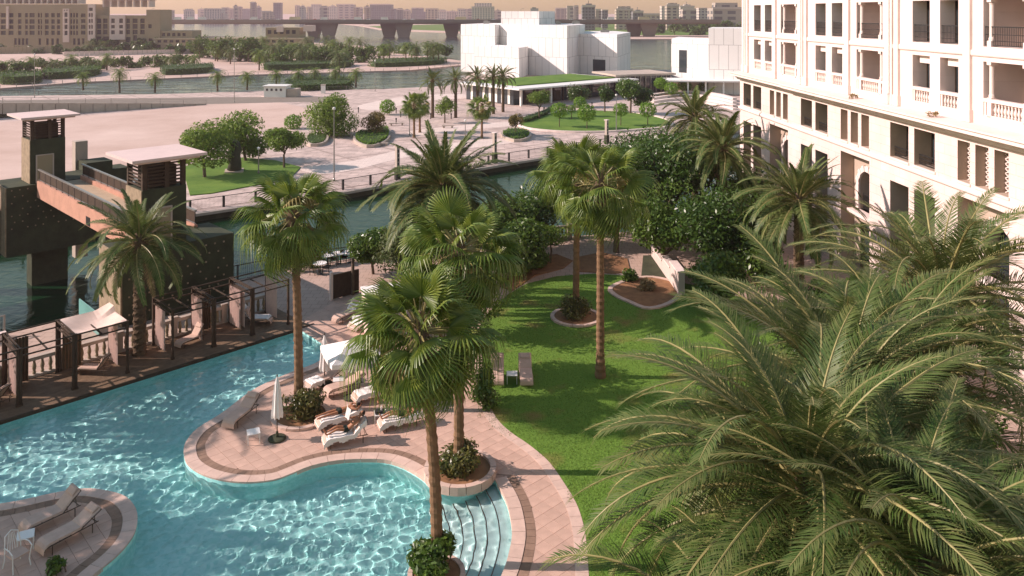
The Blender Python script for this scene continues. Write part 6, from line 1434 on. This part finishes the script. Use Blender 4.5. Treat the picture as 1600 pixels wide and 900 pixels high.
def lie_pose(ang, kn=.06, arms='side', zoff=.0, prone=False):
    a = R(ang); z0 = .53+zoff; hp = Vector((1.02,0,z0)); u = Vector((cos(a),0,sin(a))); n = Vector((-sin(a),0,cos(a)))
    ch = hp+u*.42; J = {'pelvis':hp, 'waist':hp+u*.2, 'chest':ch, 'neck':hp+u*.6, 'headbase':hp+u*.66}
    for k, s_ in (('l',.1), ('r',-.1)):
        J[k+'hip'] = hp+Vector((-.05,s_,0)); J[k+'kn'] = hp+Vector((-.48,s_*1.1,kn)); J[k+'an'] = hp+Vector((-.9,s_*1.0,-.04)); J[k+'toe'] = hp+Vector((-.98 if not prone else -1.06,s_*1.3,.09 if not prone else -.06))
        J[k+'sh'] = hp+u*.5+Vector((0,s_*1.75,0))
        if arms == 'paper': J[k+'el'] = ch-u*.12+n*.13+Vector((0,s_*2.4,0)); J[k+'wr'] = ch-u*.12+n*.36+Vector((-.06,s_*1.7,0))
        elif arms == 'up': J[k+'el'] = hp+u*.62+Vector((0,s_*3.1,-.02)); J[k+'wr'] = hp+u*.82+Vector((0,s_*1.2,-.02))
        else: J[k+'el'] = hp+u*.24+Vector((0,s_*2.5,-.03)); J[k+'wr'] = hp+Vector((-.02,s_*2.3,-.04))
    return J
def on(l, J, label, **k): return person(J, label, tuple(l.location), l.rotation_euler.z, **k)
on(LE_, lie_pose(5, 0, 'up', .02, True), 'person in dark trunks lying face down on the lounger by the shrub bed', look=(.3,0,-1), skin='skin2')
on(LF, lie_pose(42, .12, 'paper'), 'person reclining on a lounger and reading a newspaper', look=(-.8,0,.3), skin='skin2')
on(LG, lie_pose(12, .1, 'side'), 'person in dark trunks lying on the lounger by the fan palm trunk', look=(0,.4,1), skin='skin')
nz = LF.rotation_euler.z; b = MB()
for s_ in (-1, 1): b.hexa([(0,0,0), (.1,s_*.32,.03), (.1,s_*.32,.034), (0,0,.004), (.12,0,.42), (.2,s_*.32,.44), (.2,s_*.32,.444), (.12,0,.424)])
off_ = Matrix.Rotation(nz, 4, 'Z') @ Vector((.86,0,1.0)); tag(b.build('newspaper', T['paper'], None, (LF.location.x+off_.x, LF.location.y+off_.y, LF.location.z+off_.z), nz), 'open newspaper held by the reclining reader', 'newspaper')
hp = Vector((0,0,.55)); J = {'pelvis':hp, 'waist':hp+Vector((.03,0,.2)), 'chest':hp+Vector((.08,0,.4)), 'neck':hp+Vector((.12,0,.58)), 'headbase':hp+Vector((.15,0,.64))}
for k, s_ in (('l',.1), ('r',-.1)): J.update({k+'hip':hp+Vector((.06,s_,0)), k+'kn':hp+Vector((.46,s_*1.4,.02)), k+'an':hp+Vector((.5,s_*1.3,-.44)), k+'toe':hp+Vector((.64,s_*1.5,-.49)), k+'sh':hp+Vector((.07,s_*1.75,.48)), k+'el':hp+Vector((.22,s_*2.3,.25)), k+'wr':hp+Vector((.42,s_*1.5,.14))})
q = LD.location+Matrix.Rotation(LD.rotation_euler.z, 4, 'Z') @ Vector((1.0,-.12,0)); person(J, 'person sitting sideways on a lounger with feet on the deck', tuple(q), LD.rotation_euler.z-pi/2, look=(1,0,-.2), skin='skin2', shorts='red')
def standing(px, py, z, label, top, yaw=0):
    p = P(px, py, z); hp = Vector((0,0,.92)); J = {'pelvis':hp, 'waist':hp+Vector((0,0,.2)), 'chest':hp+Vector((0,0,.4)), 'neck':hp+Vector((0,0,.58)), 'headbase':hp+Vector((.02,0,.64))}
    for k, s_, f in (('l',.09,.16), ('r',-.09,-.14)): J.update({k+'hip':hp+Vector((0,s_,-.04)), k+'kn':hp+Vector((f*.8+.04,s_,-.45)), k+'an':hp+Vector((f,s_,-.86)), k+'toe':hp+Vector((f+.15,s_*1.1,-.89)), k+'sh':hp+Vector((0,s_*1.9,.48)), k+'el':hp+Vector((-f*.5,s_*2.4,.22)), k+'wr':hp+Vector((-f*.6+.1,s_*2.3,-.02))})
    return person(J, label, tuple(p), yaw, skin='skin', shorts='trunks', top=top)
standing(546, 209, PL, 'person in a red shirt walking past the kidney shaped planter', 'red', .8)
# ============================================================ small things on the plaza and terrace
def lamp_post(px, yb, yt, z, label, arm=False):
    p = P(px, yb, z); h = (yb-yt)*p.y/F; t = thing('lamp_post', tuple(p), 0, label, 'lamp'); b = MB(); b.tube([(0,0,0), (0,0,h*.5), (0,0,h)], [.09,.075,.05], 8); b.build('pole', T['steel'], t)
    b = MB(); b.lathe([(.14,0), (.14,.3), (.1,.36)], 10); b.build('base', T['steel'], t); b = MB(); b.lathe([(.08,h), (.2,h+.1), (.2,h+.3), (.05,h+.38)], 10); b.build('lamp_head', T['whitemetal'], t); return t
lamp_post(522,283,172,PL,'tall thin lamp post beside the canal railing'); lamp_post(54,153,86,PL,'tall lamp post at the panelled ramp road'); lamp_post(366,160,78,PL,'tall lamp post at the end of the ramp road'); lamp_post(586,142,96,PL,'lamp post on the near inlet bank by the long hedge'); lamp_post(404,272,234,PL,'short lamp post on the small lawn'); lamp_post(640,212,178,PL,'short lamp post beside the pair of plaza fan palms'); lamp_post(727,222,190,PL,'lamp post on the open plaza before the canal pylon'); lamp_post(963,206,150,PL,'lamp post at the front kerb of the oval lawn'); lamp_post(61,100,92,-4.6,'short lamp post on the far inlet bank')
def pylon(px, yb, yt, label):
    p = P(px, yb, PL); h = (yb-yt)*p.y/F; t = thing('light_pylon', tuple(p), R(40), label, 'pylon'); b = MB(); b.box(-.3,.3,-.3,.3,0,h*.35); b.build('plinth', T['darkstone'], t)
    b = MB(); b.box(-.22,.22,-.22,.22,h*.35+.003,h-.1); b.build('shaft', T['concrete'], t); b = MB(); b.box(-.32,.32,-.32,.32,h-.098,h); b.build('cap', T['sandstone_trim'], t)
    for k in range(4): b = MB(); b.box(-.1,.1,-.235,-.222,h*.4+k*h*.13,h*.4+k*h*.13+h*.09); b.build('light_slot', T['glass'], t)
pylon(621,280,227,'square stone pylon on the canal edge behind the broad date palm'); pylon(773,255,207,'square stone pylon on the canal edge beyond the fan palms'); pylon(948,224,187,'square stone pylon between oval lawn and canal railing')
p = P(188,294,PL); t = thing('parked_car', tuple(p), R(-118), 'white car parked on the sand behind the near lift tower', 'car')
L5, W5 = 4.7, 1.9
cb = car_mesh((.8,.79,.76), 4.7, 1.9, 1.7); link('body', cb, t)
for s_ in (-.65,.65): b = MB(); b.box(2.3,2.362,s_-.17,s_+.17,.62,.76); b.build('headlight', T['glass'], t)
b = MB(); b.box(2.345,2.37,-.35,.35,.5,.62); b.build('grille', T['iron'], t)
# dark rounded sculpture
p = P(366,269,PL); sc_ = thing('sculpture', tuple(p), .3, 'dark twisted standing stone sculpture on the small lawn', 'sculpture'); b = MB()
b.tube([(0,0,.3), (.1,0,1.2), (-.1,0,2.2), (.25,0,3.1), (.1,0,3.9), (-.1,0,4.3)], [.95,.85,.9,.7,.6,.25], 14); b.build('figure', T['darkstone'], sc_, smooth=True); b = MB(); b.box(-1.2,1.2,-1.2,1.2,0,.29); b.build('plinth', T['concrete'], sc_)
# kiosk
p = P(433,152,PL); k = thing('kiosk', tuple(p), -.05, 'small white kiosk with dark openings beside the plaza road', 'kiosk'); b = MB(); b.box(-3.4,2.2,0,4,0,2.7); b.build('wall', T['white'], k); b = MB(); b.box(-3.7,2.5,-.3,4.3,2.701,2.95); b.build('roof', T['whitemetal'], k)
for x in (-2.9,-1.7,-.5,.7): b = MB(); b.box(x,x+.55,-.03,-.002,1.6,2.2); b.build('window', T['glass'], k)
b = MB(); b.box(2.3,5,.5,3.5,0,2.1); b.build('annex', T['concrete'], k)
p = P(505,146,PL); t = thing('stone_pillar', tuple(p), 0, 'small white pillar on the paving between kiosk and long hedge', 'pillar'); b = MB(); b.box(-.5,.5,-.5,.5,0,2.2); b.build('shaft', T['white'], t); b = MB(); b.box(-.6,.6,-.6,.6,2.201,2.4); b.build('cap', T['concrete'], t)
def bench(px, py, label, w=2.2, rz=0):
    p = P(px, py, PL); t = thing('stone_bench', tuple(p), rz, label, 'bench'); b = MB(); b.box(-w/2,w/2,-.3,.3,.38,.5); b.build('seat', T['concrete'], t)
    for s_ in (-1,1): b = MB(); b.box(s_*w*.35-.15,s_*w*.35+.15,-.25,.25,0,.379); b.build('leg', T['concrete'], t)
bench(596,228,'stone bench at the kidney shaped planter'); bench(540,214,'stone bench under the big round tree', 3); bench(700,200,'stone bench beside the airy plaza tree'); bench(620,196,'stone bench near the lone lollipop tree', 3, .2); bench(880,168,'stone bench before the pavilion doors', 3, .1)
def bollard(px, py, label):
    p = P(px, py, PL); t = thing('bollard', tuple(p), 0, label, 'bollard', 'dark bollard lights on the plaza'); b = MB(); b.lathe([(.1,0),(.1,.8),(.12,.82)], 8); b.build('post', T['iron'], t); b = MB(); b.lathe([(.13,.822),(.16,.9),(.16,1.15),(.05,1.2)], 8); b.build('head', T['iron'], t)
for (x, y) in ((619,177),(626,183),(619,194),(661,178),(673,186),(690,181),(640,190),(560,176),(705,186),(850,176),(925,168)): bollard(x, y, 'dark bollard light standing on the plaza paving')
# curved terrace seats at right
ts = thing('amphitheatre_steps', tuple(P(1080,165,PL)), 0, 'curved pale stone seating steps between oval lawn and annex canopy', 'steps'); O3 = Vector(ts.location)
for i in range(4):
    pts = catmull([tuple(P(x, y-i*4.2, PL))[:2] for x, y in ((1022,166),(1050,162),(1085,161),(1120,165),(1145,172))], 4); o1 = offset(pts, 1.0); b = MB()
    for j in range(len(pts)-1): b.hexa([(pts[j][0]-O3.x,pts[j][1]-O3.y,0), (pts[j+1][0]-O3.x,pts[j+1][1]-O3.y,0), (o1[j+1][0]-O3.x,o1[j+1][1]-O3.y,0), (o1[j][0]-O3.x,o1[j][1]-O3.y,0), (pts[j][0]-O3.x,pts[j][1]-O3.y,.4+.2*i), (pts[j+1][0]-O3.x,pts[j+1][1]-O3.y,.4+.2*i), (o1[j+1][0]-O3.x,o1[j+1][1]-O3.y,.4+.2*i), (o1[j][0]-O3.x,o1[j][1]-O3.y,.4+.2*i)])
    b.build('step', T['sandstone_trim'], ts)
# cafe terrace
def cafe_table(px, py, label):
    p = P(px, py); t = thing('cafe_table', tuple(p), 0, label, 'table', 'cafe tables above the canal'); b = MB(); b.lathe([(.45,.7),(.47,.72),(.45,.75)], 18); b.build('table_top', T['whitecloth'], t); b = MB(); b.lathe([(.25,0),(.05,.06),(.04,.699)], 10); b.build('pedestal', T['iron'], t)
def cafe_chair(px, py, rz):
    p = P(px, py); t = thing('cafe_chair', tuple(p), rz, 'dark cafe chair at a white table above the canal', 'chair', 'cafe chairs above the canal'); b = MB(); b.box(-.22,.22,-.22,.22,.42,.47); b.build('seat', T['timber'], t); b = MB(); b.box(-.22,.22,.19,.23,.471,.9); b.build('backrest', T['timber'], t)
    for x in (-.2,.2):
        for y in (-.2,.2): b = MB(); b.bar((x,y,0), (x,y,.419), .03); b.build('leg', T['timber'], t)
for (x, y) in ((487,417),(512,415),(528,412),(547,410),(500,428),(470,424)): cafe_table(x, y, 'small round cafe table with a white top above the canal'); cafe_chair(x-9, y+1, 1.2); cafe_chair(x+9, y, -1.3)
sc2 = thing('privacy_screen', tuple(P(540,463)), R(40), 'dark timber screen with a pale post beside the paved terrace', 'screen')
b = MB(); b.box(-.9,.9,-.06,.06,.05,1.5); b.build('panel', T['timber'], sc2); b = MB(); b.box(-1.05,-.9,-.1,.1,0,1.7); b.build('post', T['sandstone_trim'], sc2); b = MB(); b.box(.35,.5,-.2,-.07,0,2.3); b.build('post', T['bark'], sc2)
# garden walls by the hotel
gw = thing('garden_wall', tuple(P(1065,462)), R(92), 'pale stepped garden wall beside the dark path', 'wall')
for i, (x0, x1, h) in enumerate(((0,2.2,1.4),(2.22,4.6,1.0),(4.62,8,.7))): b = MB(); b.box(x0,x1,-.2,.2,0,h); b.build('wall', T['palebuild'], gw); b = MB(); b.box(x0,x1,-.26,.26,h+.003,h+.1); b.build('coping', T['sandstone_trim'], gw)
# ============================================================ haze
b = MB(); b.box(-3000, 3000, -60, 3400, -9.5, 75)
hz = b.build('haze', None); hz.data.materials.clear()
m = bpy.data.materials.new('haze_air'); m.use_nodes = True; nt = m.node_tree; nt.nodes.clear()
o_ = nt.nodes.new('ShaderNodeOutputMaterial'); pvn = nt.nodes.new('ShaderNodeVolumePrincipled'); nt.links.new(pvn.outputs[0], o_.inputs['Volume'])
pvn.inputs['Color'].default_value = (.98,.72,.78,1); pvn.inputs['Density'].default_value = .0002; pvn.inputs['Anisotropy'].default_value = .3
hz.data.materials.append(m); tag(hz, None, None, None, 'stuff'); hz['label'] = 'thin warm haze filling the air over creek and skyline'; hz['category'] = 'haze'
